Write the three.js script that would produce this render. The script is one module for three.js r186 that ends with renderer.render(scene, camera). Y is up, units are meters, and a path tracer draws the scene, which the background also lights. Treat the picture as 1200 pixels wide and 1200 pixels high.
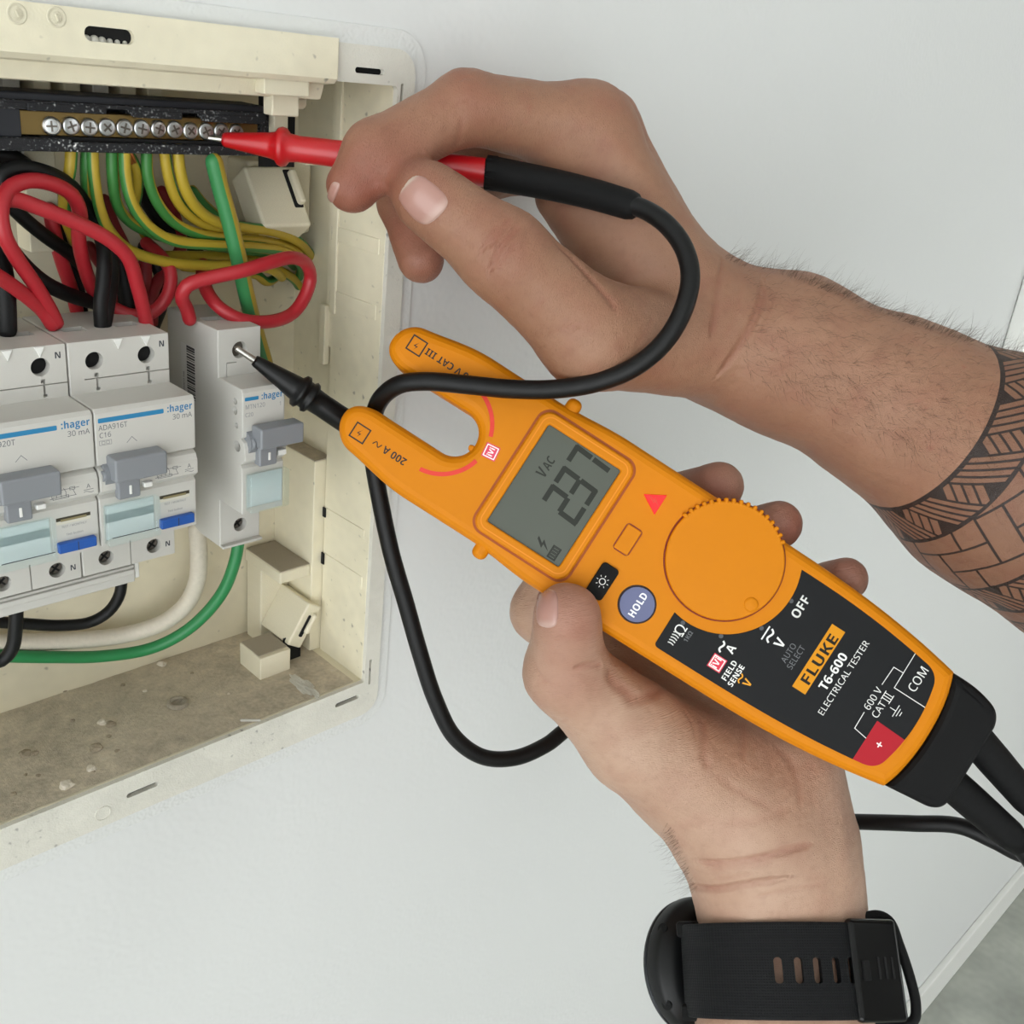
import * as THREE from 'three';
import { RoundedBoxGeometry } from 'three/addons/geometries/RoundedBoxGeometry.js';
import { mergeGeometries, mergeVertices, toCreasedNormals } from 'three/addons/utils/BufferGeometryUtils.js';
import { ImprovedNoise } from 'three/addons/math/ImprovedNoise.js';
import { FontLoader } from 'three/addons/loaders/FontLoader.js';
import { TextGeometry } from 'three/addons/geometries/TextGeometry.js';
import { Brush, Evaluator, SUBTRACTION } from 'three-bvh-csg';

// ------------------------------------------------------------------ camera, sky, lights, exposure
const EYE_Y = 1.47, F = 1200;                       // the wall plane is z = 0, the floor y = 0
const scene = new THREE.Scene();
const camera = new THREE.PerspectiveCamera(2 * Math.atan(600 / F) * 180 / Math.PI, 1, 0.02, 60);
const camRight = new THREE.Vector3(0.7080484, 0.1041836, 0.6984363);
const camDown = new THREE.Vector3(-0.2147130, -0.9104672, 0.3534796);
const camFwd = new THREE.Vector3(0.6727301, -0.4002440, -0.6222853);
const camBasis = new THREE.Matrix4().makeBasis(camRight, camDown.clone().negate(), camFwd.clone().negate());
camera.quaternion.setFromRotationMatrix(camBasis);
camera.position.set(0, EYE_Y, 0.32);
const camQ = camera.quaternion.clone();

scene.background = new THREE.Color(0.965, 1.0, 1.005);           // a bright overcast day, coming in through the wide opening behind the camera
scene.backgroundIntensity = 4.2;
const EXPOSURE = 0.87;

const renderer = new THREE.WebGLRenderer({ antialias: true });
renderer.toneMapping = THREE.LinearToneMapping;
renderer.toneMappingExposure = EXPOSURE;
renderer.shadowMap.enabled = true;

// ------------------------------------------------------------------ helpers
const V2 = (x, y) => new THREE.Vector2(x, y), V3 = (x, y, z) => new THREE.Vector3(x, y, z);
let seedState = 12345;
const rnd = () => { seedState = (seedState * 1664525 + 1013904223) >>> 0; return seedState / 4294967296; };
const rr = (a, b) => a + (b - a) * rnd();
const noise = new ImprovedNoise();
const used = new Map();
function numbered(name) {
  const n = used.get(name) ?? 0; used.set(name, n + 1);
  return n ? name + '_' + String(n).padStart(3, '0') : name;
}
// camera frame: x right, y up, z towards the viewer, metres
const cf = (px, py, d) => V3((px - 600) / F * d, -(py - 600) / F * d, -d);
const toWorld = (v) => v.clone().applyQuaternion(camQ).add(camera.position);
const at = (px, py, d) => toWorld(cf(px, py, d));
const ray = (px, py) => cf(px, py, 1).applyQuaternion(camQ);
const onZ = (px, py, z) => { const r = ray(px, py); return camera.position.clone().addScaledVector(r, (z - camera.position.z) / r.z); };

const shadow = (m) => { m.castShadow = true; m.receiveShadow = true; return m; };
const origins = new Map();                          // root -> base position of geometry given in the place's coordinates
function thing(name, label, category, base, group) {
  const o = new THREE.Group(); o.name = numbered(name); scene.add(o);
  o.position.copy(base); o.userData = { label, category };
  if (group) o.userData.group = group;
  origins.set(o, base.clone());
  return o;
}
function rootOf(o) { while (o.parent && o.parent !== scene) o = o.parent; return o; }
function part(parent, name, geo, mat, label) {      // geometry in the root's own frame
  const m = shadow(new THREE.Mesh(geo, mat)); m.name = numbered(name);
  if (label) m.userData.label = label;
  parent.add(m); return m;
}
function wpart(parent, name, geo, mat, label) {     // geometry in world coordinates, the root unrotated
  const b = origins.get(rootOf(parent)); geo.translate(-b.x, -b.y, -b.z);
  return part(parent, name, geo, mat, label);
}
function struct(name, geo, mat) {
  const m = shadow(new THREE.Mesh(geo, mat)); m.name = name; m.userData = { kind: 'structure' }; scene.add(m); return m;
}
const BY = EYE_Y;                                   // box coordinates: X along the wall, Y below eye level, Z out of the wall
const bx = (x0, x1, y0, y1, z0, z1, r = 0.0004, s = 1) => {
  const w = Math.abs(x1 - x0), h = Math.abs(y1 - y0), d = Math.abs(z1 - z0);
  const g = r > 0 ? new RoundedBoxGeometry(w, h, d, s, Math.min(r, w / 2.1, h / 2.1, d / 2.1)) : new THREE.BoxGeometry(w, h, d);
  g.translate((x0 + x1) / 2, (y0 + y1) / 2 + BY, (z0 + z1) / 2); return g;
};
const poly = (pts) => { const s = new THREE.Shape(); pts.forEach((p, i) => i ? s.lineTo(p[0], p[1]) : s.moveTo(p[0], p[1])); s.closePath(); return s; };
function rrect(target, x0, y0, x1, y1, r) {
  target.moveTo(x0 + r, y0); target.lineTo(x1 - r, y0); target.absarc(x1 - r, y0 + r, r, -Math.PI / 2, 0); target.lineTo(x1, y1 - r);
  target.absarc(x1 - r, y1 - r, r, 0, Math.PI / 2); target.lineTo(x0 + r, y1); target.absarc(x0 + r, y1 - r, r, Math.PI / 2, Math.PI);
  target.lineTo(x0, y0 + r); target.absarc(x0 + r, y0 + r, r, Math.PI, Math.PI * 1.5); return target;
}
const rshape = (...a) => rrect(new THREE.Shape(), ...a), rhole = (...a) => rrect(new THREE.Path(), ...a);
function extr(shape, depth, bevel = 0, seg = 2, curve = 12) {
  return new THREE.ExtrudeGeometry(shape, { depth: depth - 2 * bevel, bevelEnabled: bevel > 0, bevelThickness: bevel, bevelSize: bevel, bevelOffset: -bevel, bevelSegments: seg, curveSegments: curve }).translate(0, 0, bevel);
}
const merge = (list) => mergeGeometries(list.map((g) => { const n = g.index ? g.toNonIndexed() : g; for (const k of Object.keys(n.attributes)) if (!['position', 'normal', 'uv'].includes(k)) n.deleteAttribute(k); return n; }));
const cyl = (r0, r1, h, n = 24, open = false) => new THREE.CylinderGeometry(r0, r1, h, n, 1, open);
// a closed tube with round ends along a smooth curve; twist turns the stripe of the cable
function tube(pts, r, o = {}) {
  const { radial = 12, step = 0.0022, twist = 0, closed = false, rEnd } = o;
  const curve = new THREE.CatmullRomCurve3(pts, closed, 'centripetal');
  const L = curve.getLength(), n = Math.max(4, Math.ceil(L / step));
  const fr = curve.computeFrenetFrames(n, closed), pos = [], nor = [], uv = [], idx = [];
  const rows = [];
  for (let k = 3; k >= 1; k--) rows.push([0, -Math.cos(k * 0 + (3 - k) * Math.PI / 6) , Math.sin((3 - k) * Math.PI / 6)]);
  for (let i = 0; i <= n; i++) rows.push([i, 0, 1]);
  for (let k = 0; k < 3; k++) rows.push([n, Math.sin((k + 1) * Math.PI / 6), Math.cos((k + 1) * Math.PI / 6)]);
  rows.forEach(([i, along, rad]) => {
    const t = i / n, p = curve.getPointAt(t), T = fr.tangents[i], N = fr.normals[i], B = fr.binormals[i];
    const R = rEnd === undefined ? r : r + (rEnd - r) * t;
    for (let j = 0; j <= radial; j++) {
      const a = j / radial * 2 * Math.PI + twist * t * L, c = Math.cos(a), s = Math.sin(a);
      const d = N.clone().multiplyScalar(c).addScaledVector(B, s);
      const q = p.clone().addScaledVector(d, R * Math.max(rad, 0.001)).addScaledVector(T, R * along);
      const nn = d.multiplyScalar(Math.max(rad, 0.001)).addScaledVector(T, along).normalize();
      pos.push(q.x, q.y, q.z); nor.push(nn.x, nn.y, nn.z); uv.push(j / radial, t * L * 40);
    }
  });
  const w = radial + 1;
  for (let i = 0; i < rows.length - 1; i++) for (let j = 0; j < radial; j++) { const a = i * w + j, b = a + w; idx.push(a, a + 1, b, b, a + 1, b + 1); }
  const g = new THREE.BufferGeometry();
  g.setAttribute('position', new THREE.Float32BufferAttribute(pos, 3)); g.setAttribute('normal', new THREE.Float32BufferAttribute(nor, 3));
  g.setAttribute('uv', new THREE.Float32BufferAttribute(uv, 2)); g.setIndex(idx);
  return g;
}
function aim(geo, a, b) {                           // turns a lathe/cylinder made along +y (0..h) so that it starts at a and points to b
  const q = new THREE.Quaternion().setFromUnitVectors(V3(0, 1, 0), b.clone().sub(a).normalize());
  return geo.applyQuaternion(q).translate(a.x, a.y, a.z);
}
const lathe = (prof, n = 28) => new THREE.LatheGeometry(prof.map(([r, y]) => V2(Math.max(r, 1e-5), y)), n);
// planar uv in metres for a box-like geometry, by the face's main direction
function metreUV(g, scale = 1) {
  const n = g.index ? g.toNonIndexed() : g, p = n.attributes.position, m = n.attributes.normal, uv = [];
  for (let i = 0; i < p.count; i += 3) {
    let ax = 0, ay = 0, az = 0; for (let k = 0; k < 3; k++) { ax += m.getX(i + k); ay += m.getY(i + k); az += m.getZ(i + k); }
    ax = Math.abs(ax); ay = Math.abs(ay); az = Math.abs(az);
    for (let k = 0; k < 3; k++) { const x = p.getX(i + k), y = p.getY(i + k), z = p.getZ(i + k); if (az >= ax && az >= ay) uv.push(x * scale, y * scale); else if (ay >= ax) uv.push(x * scale, z * scale); else uv.push(z * scale, y * scale); }
  }
  n.setAttribute('uv', new THREE.Float32BufferAttribute(uv, 2)); return n;
}

// ------------------------------------------------------------------ textures and materials
function canvasTex(w, h, draw, srgb = true) {
  const c = document.createElement('canvas'); c.width = w; c.height = h; draw(c.getContext('2d'), w, h);
  const t = new THREE.CanvasTexture(c); if (srgb) t.colorSpace = THREE.SRGBColorSpace; t.wrapS = t.wrapT = THREE.RepeatWrapping; return t;
}
function noiseTex(size, fn, srgb = false) {         // fn(u, v) -> 0..1 or [r,g,b] in 0..1
  const d = new Uint8Array(size * size * 4);
  for (let y = 0; y < size; y++) for (let x = 0; x < size; x++) {
    const v = fn(x / size, y / size), o = (y * size + x) * 4, c = Array.isArray(v) ? v : [v, v, v];
    for (let k = 0; k < 3; k++) d[o + k] = Math.max(0, Math.min(255, Math.round(c[k] * 255))); d[o + 3] = 255;
  }
  const t = new THREE.DataTexture(d, size, size); t.wrapS = t.wrapT = THREE.RepeatWrapping; t.magFilter = THREE.LinearFilter; t.minFilter = THREE.LinearFilter;
  if (srgb) t.colorSpace = THREE.SRGBColorSpace; t.needsUpdate = true; return t;
}
// tileable noise: periodic by blending four lookups
function tn(u, v, f, z = 0) {
  const a = (x, y) => noise.noise(x * f, y * f, z), bu = u, bv = v;
  return a(u, v) * (1 - bu) * (1 - bv) + a(u - 1, v) * bu * (1 - bv) + a(u, v - 1) * (1 - bu) * bv + a(u - 1, v - 1) * bu * bv;
}
const rep = (t, k) => { const c = t.clone(); c.repeat.set(k, k); c.needsUpdate = true; return c; };
const std = (o) => new THREE.MeshStandardMaterial(o), phy = (o) => new THREE.MeshPhysicalMaterial(o);
const S = (hex) => new THREE.Color(hex);

const wallBump = noiseTex(512, (u, v) => 0.5 + 0.28 * tn(u, v, 24, 1) + 0.22 * tn(u, v, 60, 5) + 0.18 * tn(u, v, 7, 9));
const plasticBump = noiseTex(256, (u, v) => 0.5 + 0.5 * tn(u, v, 70, 2) + 0.3 * tn(u, v, 24, 3));
const grimeTex = noiseTex(512, (u, v) => {
  const a = tn(u, v, 6, 4), b = tn(u, v, 22, 6), s = Math.max(0, tn(u, v, 40, 8) - 0.42) * 2.2;
  const k = 0.955 + 0.05 * a + 0.03 * b - s * 0.45; return [k, k * 0.992, k * 0.965];
}, true);
const dustTex = noiseTex(512, (u, v) => {
  const a = tn(u, v, 5, 14), b = tn(u, v, 18, 16), c = tn(u, v, 60, 18); const k = 0.9 + 0.14 * a + 0.12 * b + 0.10 * c; return [k, k * 0.99, k * 0.97];
}, true);
const speckTex = noiseTex(512, (u, v) => {
  const a = tn(u, v, 8, 24), c = tn(u, v, 90, 28), d = tn(u, v, 50, 29); const s = Math.max(0, c * 0.9 + d * 0.6 + a * 0.55 - 0.10) * 1.25; return [0.10 + s, 0.105 + s, 0.12 + s * 0.97];
}, true);
const concreteTex = noiseTex(512, (u, v) => { const k = 0.78 + 0.13 * tn(u, v, 4, 31) + 0.1 * tn(u, v, 11, 33) + 0.05 * tn(u, v, 50, 35); return [k * 0.985, k, k * 0.97]; }, true);
const M = {
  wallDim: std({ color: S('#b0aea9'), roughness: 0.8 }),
  wall: std({ color: S('#dfe0df'), roughness: 0.62, bumpMap: rep(wallBump, 6), bumpScale: 0.00035 }),
  wallPaint: std({ color: S('#dedfdd'), roughness: 0.5, bumpMap: rep(wallBump, 12), bumpScale: 0.0006 }),
  white: std({ color: S('#e6e6e2'), roughness: 0.5 }),
  ceiling: std({ color: S('#ececea'), roughness: 0.9 }),
  concrete: std({ color: S('#d8d8d4'), roughness: 0.85, map: rep(concreteTex, 1.4) }),
  cream: std({ color: S('#f0ead6'), roughness: 0.42, map: rep(grimeTex, 9), bumpMap: rep(plasticBump, 20), bumpScale: 0.00008 }),
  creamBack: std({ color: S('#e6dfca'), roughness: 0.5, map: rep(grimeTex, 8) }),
  flange: std({ color: S('#e6e5e0'), roughness: 0.45, map: rep(grimeTex, 10), bumpMap: rep(wallBump, 25), bumpScale: 0.0003 }),
  dust: std({ color: S('#d4cab8'), roughness: 0.95, map: rep(dustTex, 9), bumpMap: rep(wallBump, 30), bumpScale: 0.0005 }),
  crumb: std({ color: S('#d8cfbf'), roughness: 0.95 }),
  crumbDark: std({ color: S('#9c907c'), roughness: 0.95 }),
  black: std({ color: S('#0b0b0c'), roughness: 0.9 }),
  carrier: std({ color: S('#ffffff'), roughness: 0.75, map: rep(speckTex, 14), bumpMap: rep(wallBump, 60), bumpScale: 0.0004 }),
  carrierClean: std({ color: S('#1d1f26'), roughness: 0.55 }),
  brass: std({ color: S('#8d774c'), metalness: 1, roughness: 0.42 }),
  zinc: std({ color: S('#c9cbcc'), metalness: 1, roughness: 0.33 }),
  steel: std({ color: S('#b9b6b0'), metalness: 1, roughness: 0.28 }),
  darkScrew: std({ color: S('#77716a'), metalness: 0.9, roughness: 0.45 }),
  copper: std({ color: S('#b9764a'), metalness: 1, roughness: 0.4 }),
  mcb: std({ color: S('#c8c6c0'), roughness: 0.5, bumpMap: rep(plasticBump, 60), bumpScale: 0.00003 }),
  toggle: std({ color: S('#85888d'), roughness: 0.42 }),
  blue: std({ color: S('#2256a8'), roughness: 0.45 }),
  ink: std({ color: S('#3c3f46'), roughness: 0.7 }),
  window: phy({ color: S('#fbffff'), roughness: 0.08, transmission: 1, thickness: 0, ior: 1.45 }),
  redWire: std({ color: S('#ad232d'), roughness: 0.42 }),
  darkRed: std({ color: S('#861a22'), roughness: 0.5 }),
  blackWire: phy({ specularIntensity: 0.6, color: S('#0c0c0d'), roughness: 0.5 }),
  greenWire: std({ color: S('#27834b'), roughness: 0.42 }),
  whiteWire: std({ color: S('#ddd6cb'), roughness: 0.6, map: rep(grimeTex, 2) }),
  yellow: phy({ color: S('#d07d02'), specularIntensity: 0.35, roughness: 0.5, bumpMap: rep(plasticBump, 60), bumpScale: 0.00003, clearcoat: 0.05, clearcoatRoughness: 0.5 }),
  yellowDeep: std({ color: S('#bd7808'), roughness: 0.5 }),
  groove: std({ color: S('#7a1f10'), roughness: 0.6 }),
  rubber: phy({ color: S('#0c0c0d'), specularIntensity: 0.4, roughness: 0.6, bumpMap: rep(plasticBump, 40), bumpScale: 0.00006 }),
  cable: phy({ color: S('#0b0b0c'), specularIntensity: 0.6, roughness: 0.42, bumpMap: rep(plasticBump, 3), bumpScale: 0.00006 }),
  probeRed: phy({ color: S('#b80d18'), roughness: 0.33, clearcoat: 0.2, clearcoatRoughness: 0.3 }),
  probeBlack: phy({ specularIntensity: 0.6, color: S('#0a0a0b'), roughness: 0.38 }),
  redInk: std({ color: S('#d8301f'), roughness: 0.5 }),
  pinkInk: std({ color: S('#d9415f'), roughness: 0.5 }),
  whiteInk: std({ color: S('#f1efec'), roughness: 0.5 }),
  blackInk: std({ color: S('#241a10'), roughness: 0.6 }),
};
const earthTex = (() => { const w = 64, d = new Uint8Array(w * 4 * 4); for (let y = 0; y < 4; y++) for (let x = 0; x < w; x++) { const o = (y * w + x) * 4, g = x < 28; d[o] = g ? 70 : 214; d[o + 1] = g ? 150 : 184; d[o + 2] = g ? 72 : 58; d[o + 3] = 255; } const t = new THREE.DataTexture(d, w, 4); t.wrapS = t.wrapT = THREE.RepeatWrapping; t.magFilter = THREE.LinearFilter; t.colorSpace = THREE.SRGBColorSpace; t.needsUpdate = true; return t; })();
const bigEarthTex = (() => { const w = 64, d = new Uint8Array(w * 16); for (let y = 0; y < 4; y++) for (let x = 0; x < w; x++) { const o = (y * w + x) * 4, g = x < 46; d[o] = g ? 66 : 205; d[o + 1] = g ? 158 : 178; d[o + 2] = g ? 96 : 60; d[o + 3] = 255; } const t = new THREE.DataTexture(d, w, 4); t.wrapS = t.wrapT = THREE.RepeatWrapping; t.magFilter = THREE.LinearFilter; t.colorSpace = THREE.SRGBColorSpace; t.offset.set(0.5, 0); t.needsUpdate = true; return t; })();
const bigEarth = std({ map: bigEarthTex, roughness: 0.45, color: S('#d6d6cf') });
const earthMats = [0, 0.2, 0.4, 0.6, 0.8].map((o) => { const t = earthTex.clone(); t.offset.set(o, 0); t.needsUpdate = true; return std({ map: t, roughness: 0.45, color: S('#d6d6cf') }); });
const fontBold = await new FontLoader().loadAsync('fonts/droid/droid_sans_bold.typeface.json');
function lettering(text, size, depth = 0.0001) {
  const g = new TextGeometry(text, { font: fontBold, size, depth, curveSegments: 4, bevelEnabled: false }); g.computeBoundingBox();
  const b = g.boundingBox; return g.translate(-(b.min.x + b.max.x) / 2, -(b.min.y + b.max.y) / 2, 0);
}

// ------------------------------------------------------------------ the room
{
  const s = new THREE.Shape(); s.moveTo(-2, 0); s.lineTo(3.4, 0); s.lineTo(3.4, 2.6); s.lineTo(-2, 2.6); s.closePath();
  s.holes.push(rhole(-0.0465, BY - 0.2862, 0.2612, BY - 0.003, 0.004));
  s.holes.push(rhole(0.985, 1.19, 1.9, 2.19, 0.002));
  struct('wall_back', metreUV(extr(s, 0.12).translate(0, 0, -0.12)), M.wall);
  const t = new THREE.Shape(); t.moveTo(-2, 0); t.lineTo(3.4, 0); t.lineTo(3.4, 2.6); t.lineTo(-2, 2.6); t.closePath();
  t.holes.push(rhole(0.985, 1.19, 1.9, 2.19, 0.002));
  struct('wall_outer', extr(t, 0.08).translate(0, 0, -0.2), M.wall);
}
{
  const s = new THREE.Shape(); s.moveTo(-0.3, 0); s.lineTo(3.3, 0); s.lineTo(3.3, 2.6); s.lineTo(-0.3, 2.6); s.closePath();
  s.holes.push(rhole(0.3, 0.05, 2.95, 2.4, 0.005));
  struct('wall_left', extr(s, 0.1).rotateY(-Math.PI / 2).translate(-2.0, 0, 0), M.wallDim);
}
struct('wall_right', new THREE.BoxGeometry(0.1, 2.6, 3.6).translate(3.45, 1.3, 1.5), M.wallDim);
{
  const s = new THREE.Shape(); s.moveTo(-2, 0); s.lineTo(3.4, 0); s.lineTo(3.4, 2.6); s.lineTo(-2, 2.6); s.closePath();
  s.holes.push(rhole(-1.9, 0.05, -0.9, 2.3, 0.005)); s.holes.push(rhole(2.1, 0.05, 3.3, 2.3, 0.005));
  struct('wall_front', extr(s, 0.1).translate(0, 0, 3.0), M.wallDim);
}
struct('floor', metreUV(new THREE.BoxGeometry(5.6, 0.1, 3.4).translate(0.7, -0.05, 1.45)), M.concrete);
struct('ceiling', new THREE.BoxGeometry(5.6, 0.1, 3.4).translate(0.7, 2.65, 1.45), M.ceiling);
struct('baseboard_back', new RoundedBoxGeometry(5.39, 0.085, 0.012, 2, 0.003).translate(0.7, 0.0425, 0.006), M.white);
{
  // the skim of paint and filler that runs round the flush box
  const s = rshape(-0.058, BY - 0.2965, 0.2705, BY + 0.0065, 0.014); s.holes.push(rhole(-0.0465, BY - 0.2862, 0.2612, BY - 0.003, 0.004));
  struct('trim_1', metreUV(extr(s, 0.0009, 0.0003).translate(0, 0, -0.0001)), M.wallPaint);
}
{
  const w = new THREE.Group(); w.name = 'window_1'; w.userData = { kind: 'structure' }; w.position.set(0.985, 1.19, 0); scene.add(w);
  const fr = rshape(-0.016, -0.016, 0.931, 1.016, 0.003); fr.holes.push(rhole(0.0, 0.0, 0.915, 1.0, 0.002));
  part(w, 'window_casing', extr(fr, 0.014, 0.002).translate(0, 0, 0.0005), M.white);
  const sash = rshape(0, 0, 0.915, 1.0, 0.002); sash.holes.push(rhole(0.05, 0.05, 0.43, 0.95, 0.002)); sash.holes.push(rhole(0.485, 0.05, 0.865, 0.95, 0.002));
  part(w, 'window_frame', extr(sash, 0.045, 0.003).translate(0, 0, -0.05), std({ color: S('#f3f0d2'), roughness: 0.5 }));
  for (const x of [0.24, 0.675]) part(w, 'pane', new THREE.BoxGeometry(0.39, 0.91, 0.005).translate(x, 0.5, -0.028), phy({ color: S('#ffffff'), roughness: 0.02, transmission: 1, thickness: 0 }));
  part(w, 'window_sill', new RoundedBoxGeometry(0.99, 0.024, 0.05, 2, 0.004).translate(0.4575, -0.018, 0.0255), M.white);
}

// ------------------------------------------------------------------ the distribution box in the wall
const box = thing('distribution_box', 'cream plastic electrical enclosure set flush into the white wall, cover removed', 'electrical box', V3(0.105, BY - 0.28, -0.03));
{
  const fl = rshape(-0.05, BY - 0.2893, 0.2643, BY, 0.009); fl.holes.push(rhole(-0.042, BY - 0.271, 0.2561, BY - 0.0125, 0.0012));
  const slot = (x0, y0, x1, y1) => fl.holes.push(rhole(x0, BY + y0, x1, BY + y1, Math.min(x1 - x0, y1 - y0) * 0.48));
  slot(0.2368, -0.0093, 0.2498, -0.0073); slot(0.2577, -0.0215, 0.2592, -0.0115);
  slot(0.14, -0.2808, 0.1534, -0.2786); slot(0.2398, -0.2789, 0.2534, -0.2767); slot(0.2584, -0.2735, 0.2598, -0.2598);
  slot(0.0402, -0.2805, 0.0532, -0.2789);
  wpart(box, 'flange', metreUV(extr(fl, 0.0022)), M.flange, 'painted rim lying on the wall');
  const ring = rshape(0.127, BY - 0.2862, 0.1334, BY - 0.2798, 0.0031); ring.holes.push(rhole(0.1274, BY - 0.2858, 0.133, BY - 0.2802, 0.0027));
  wpart(box, 'knockout_ring', extr(ring, 0.0004).translate(0, 0, 0.0021), M.flange);
  wpart(box, 'back_panel', metreUV(bx(-0.044, 0.2625, -0.2735, -0.009, -0.0688, -0.0666, 0)), M.creamBack);
  // right side: front band, recess behind it, thicker liner below
  wpart(box, 'side_wall', metreUV(merge([bx(0.2561, 0.2585, -0.2735, -0.0105, -0.034, -0.0001, 0.0005), bx(0.2597, 0.2612, -0.2735, -0.0105, -0.0667, -0.0335, 0.0003), bx(0.2561, 0.2612, -0.12, -0.0105, -0.0375, -0.0335, 0.0004)])), M.cream, 'right inner side wall');
  wpart(box, 'side_liner', metreUV(bx(0.2505, 0.2598, -0.2712, -0.1721, -0.0667, -0.0345, 0.0006)), M.cream);
  wpart(box, 'dusty_ledge', metreUV(bx(0.2505, 0.2598, -0.1721, -0.1717, -0.0665, -0.0347, 0)), M.dust, 'dust on top of the liner');
  wpart(box, 'side_rib', metreUV(bx(0.2552, 0.2585, -0.105, -0.012, -0.0345, -0.0305, 0.0006)), M.cream);
  wpart(box, 'side_rib', metreUV(bx(0.2538, 0.257, -0.128, -0.102, -0.039, -0.035, 0.0006)), M.cream);
  for (const [y0, y1] of [[-0.0744, -0.069], [-0.1006, -0.0953], [-0.1998, -0.1952], [-0.2241, -0.2184]]) {
    wpart(box, 'latch_slot', bx(0.2553, 0.2558, y0, y1, -0.0342, -0.0322, 0), M.black);
    wpart(box, 'latch_tab', metreUV(bx(0.2557, 0.2566, y0 - 0.0004, y1 + 0.0004, -0.032, -0.0035, 0.0004)), M.cream);
  }
  wpart(box, 'side_wall', metreUV(bx(-0.0445, -0.042, -0.2735, -0.0105, -0.0667, 0.0005, 0.0004)), M.cream);
  wpart(box, 'top_wall', metreUV(bx(-0.044, 0.2612, -0.0125, -0.0105, -0.0667, -0.0001, 0.0004)), M.cream);
  wpart(box, 'floor_panel', metreUV(bx(-0.044, 0.2612, -0.2735, -0.271, -0.0667, -0.0001, 0.0003)), M.cream, 'bottom inner wall');
  // uneven layer of dust on the bottom
  const dg = new THREE.PlaneGeometry(0.292, 0.0655, 150, 40).rotateX(-Math.PI / 2); const dp = dg.attributes.position;
  for (let i = 0; i < dp.count; i++) { const x = dp.getX(i), z = dp.getZ(i); dp.setY(i, 0.0002 + 0.00025 * noise.noise(x * 90, z * 90, 3) + 0.0002 * noise.noise(x * 300, z * 300, 7)); }
  dg.computeVertexNormals(); dg.translate(0.106, BY - 0.2709, -0.0338);
  const dl = wpart(box, 'dust_layer', metreUV(dg), M.dust, 'brown plaster dust covering the bottom'); dl.userData.kind = 'stuff';
  // raised round boss on the bottom and a ragged filler edge at the front corner
  wpart(box, 'screw_boss', lathe([[0.0046, 0], [0.0044, 0.0012], [0.0034, 0.0017], [0.0022, 0.0012], [0.002, 0.0003], [0.00001, 0.0003]]).translate(0.1795, BY - 0.2706, -0.0307), M.dust);
  const filler = new THREE.IcosahedronGeometry(0.0045, 5); const fp = filler.attributes.position;
  for (let i = 0; i < fp.count; i++) { const v = V3().fromBufferAttribute(fp, i); const k = 1 + 0.5 * noise.noise(v.x * 500, v.y * 500, v.z * 500) + 0.25 * noise.noise(v.x * 1300, v.y * 1300, v.z * 1300); fp.setXYZ(i, v.x * k * 0.9, v.y * k * 0.35, v.z * k * 2.4); }
  filler.computeVertexNormals(); filler.translate(0.2315, BY - 0.2713, -0.011); wpart(box, 'filler_blob', filler, M.flange, 'ragged white filler in the front corner');
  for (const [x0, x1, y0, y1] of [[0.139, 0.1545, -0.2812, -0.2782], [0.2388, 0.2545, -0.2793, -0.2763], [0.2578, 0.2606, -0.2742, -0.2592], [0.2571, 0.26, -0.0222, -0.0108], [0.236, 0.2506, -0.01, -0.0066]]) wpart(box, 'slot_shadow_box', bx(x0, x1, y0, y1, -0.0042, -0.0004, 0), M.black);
  // hinge bracket in the lower right corner
  const local = (g) => new THREE.BufferGeometry().copy(g).translate(-0.105, -(BY - 0.28), 0.03);
  const tilt = (g, ax, x, y, z) => { g.rotateZ(ax); return g.translate(x, BY + y, z); };
  const B = part(box, 'corner_bracket', local(merge([new RoundedBoxGeometry(0.0165, 0.006, 0.03, 2, 0.0008).translate(0.2422, BY - 0.2270, -0.0505), new RoundedBoxGeometry(0.0155, 0.045, 0.0125, 2, 0.0008).translate(0.2425, BY - 0.2495, -0.0590)])), M.cream);
  wpart(B, 'dusty_top', bx(0.2345, 0.2502, -0.2242, -0.2236, -0.065, -0.036, 0), M.dust);
  wpart(B, 'cap', tilt(new RoundedBoxGeometry(0.0085, 0.0222, 0.0235, 2, 0.001), -0.546, 0.2440, -0.2522, -0.0412), M.cream);
  wpart(B, 'hinge_pin', tilt(new RoundedBoxGeometry(0.0026, 0.0105, 0.004, 2, 0.0012), -0.546, 0.2462, -0.2512, -0.0288), M.cream);
  wpart(B, 'hinge_slot', tilt(new RoundedBoxGeometry(0.0018, 0.0112, 0.002, 1, 0.0005), -0.546, 0.2440, -0.2522, -0.0296), M.black);
  wpart(B, 'foot', bx(0.2180, 0.2342, -0.271, -0.2595, -0.044, -0.0262, 0.0006), M.cream);
  wpart(B, 'dusty_shelf', bx(0.2185, 0.2337, -0.2594, -0.259, -0.0435, -0.0285, 0), M.dust);
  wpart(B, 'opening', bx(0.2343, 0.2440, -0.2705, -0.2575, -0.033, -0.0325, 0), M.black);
  // hinge bracket in the upper right corner: a tilted cap whose lower edge stands forward
  const flap = (g) => g.rotateX(-0.64).translate(0.2325, BY - 0.0575, -0.0385);
  const C = part(box, 'corner_bracket', local(flap(new RoundedBoxGeometry(0.0222, 0.0258, 0.012, 3, 0.0014).translate(0, 0, -0.006))), M.cream);
  wpart(C, 'hinge_slot', flap(new RoundedBoxGeometry(0.0040, 0.0162, 0.0012, 2, 0.0005).translate(0.0078, 0.003, 0)), M.black);
  wpart(C, 'hinge_pin', flap(new RoundedBoxGeometry(0.0030, 0.0145, 0.0045, 3, 0.0013).translate(0.0086, 0.003, 0.0012)), M.cream);
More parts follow.
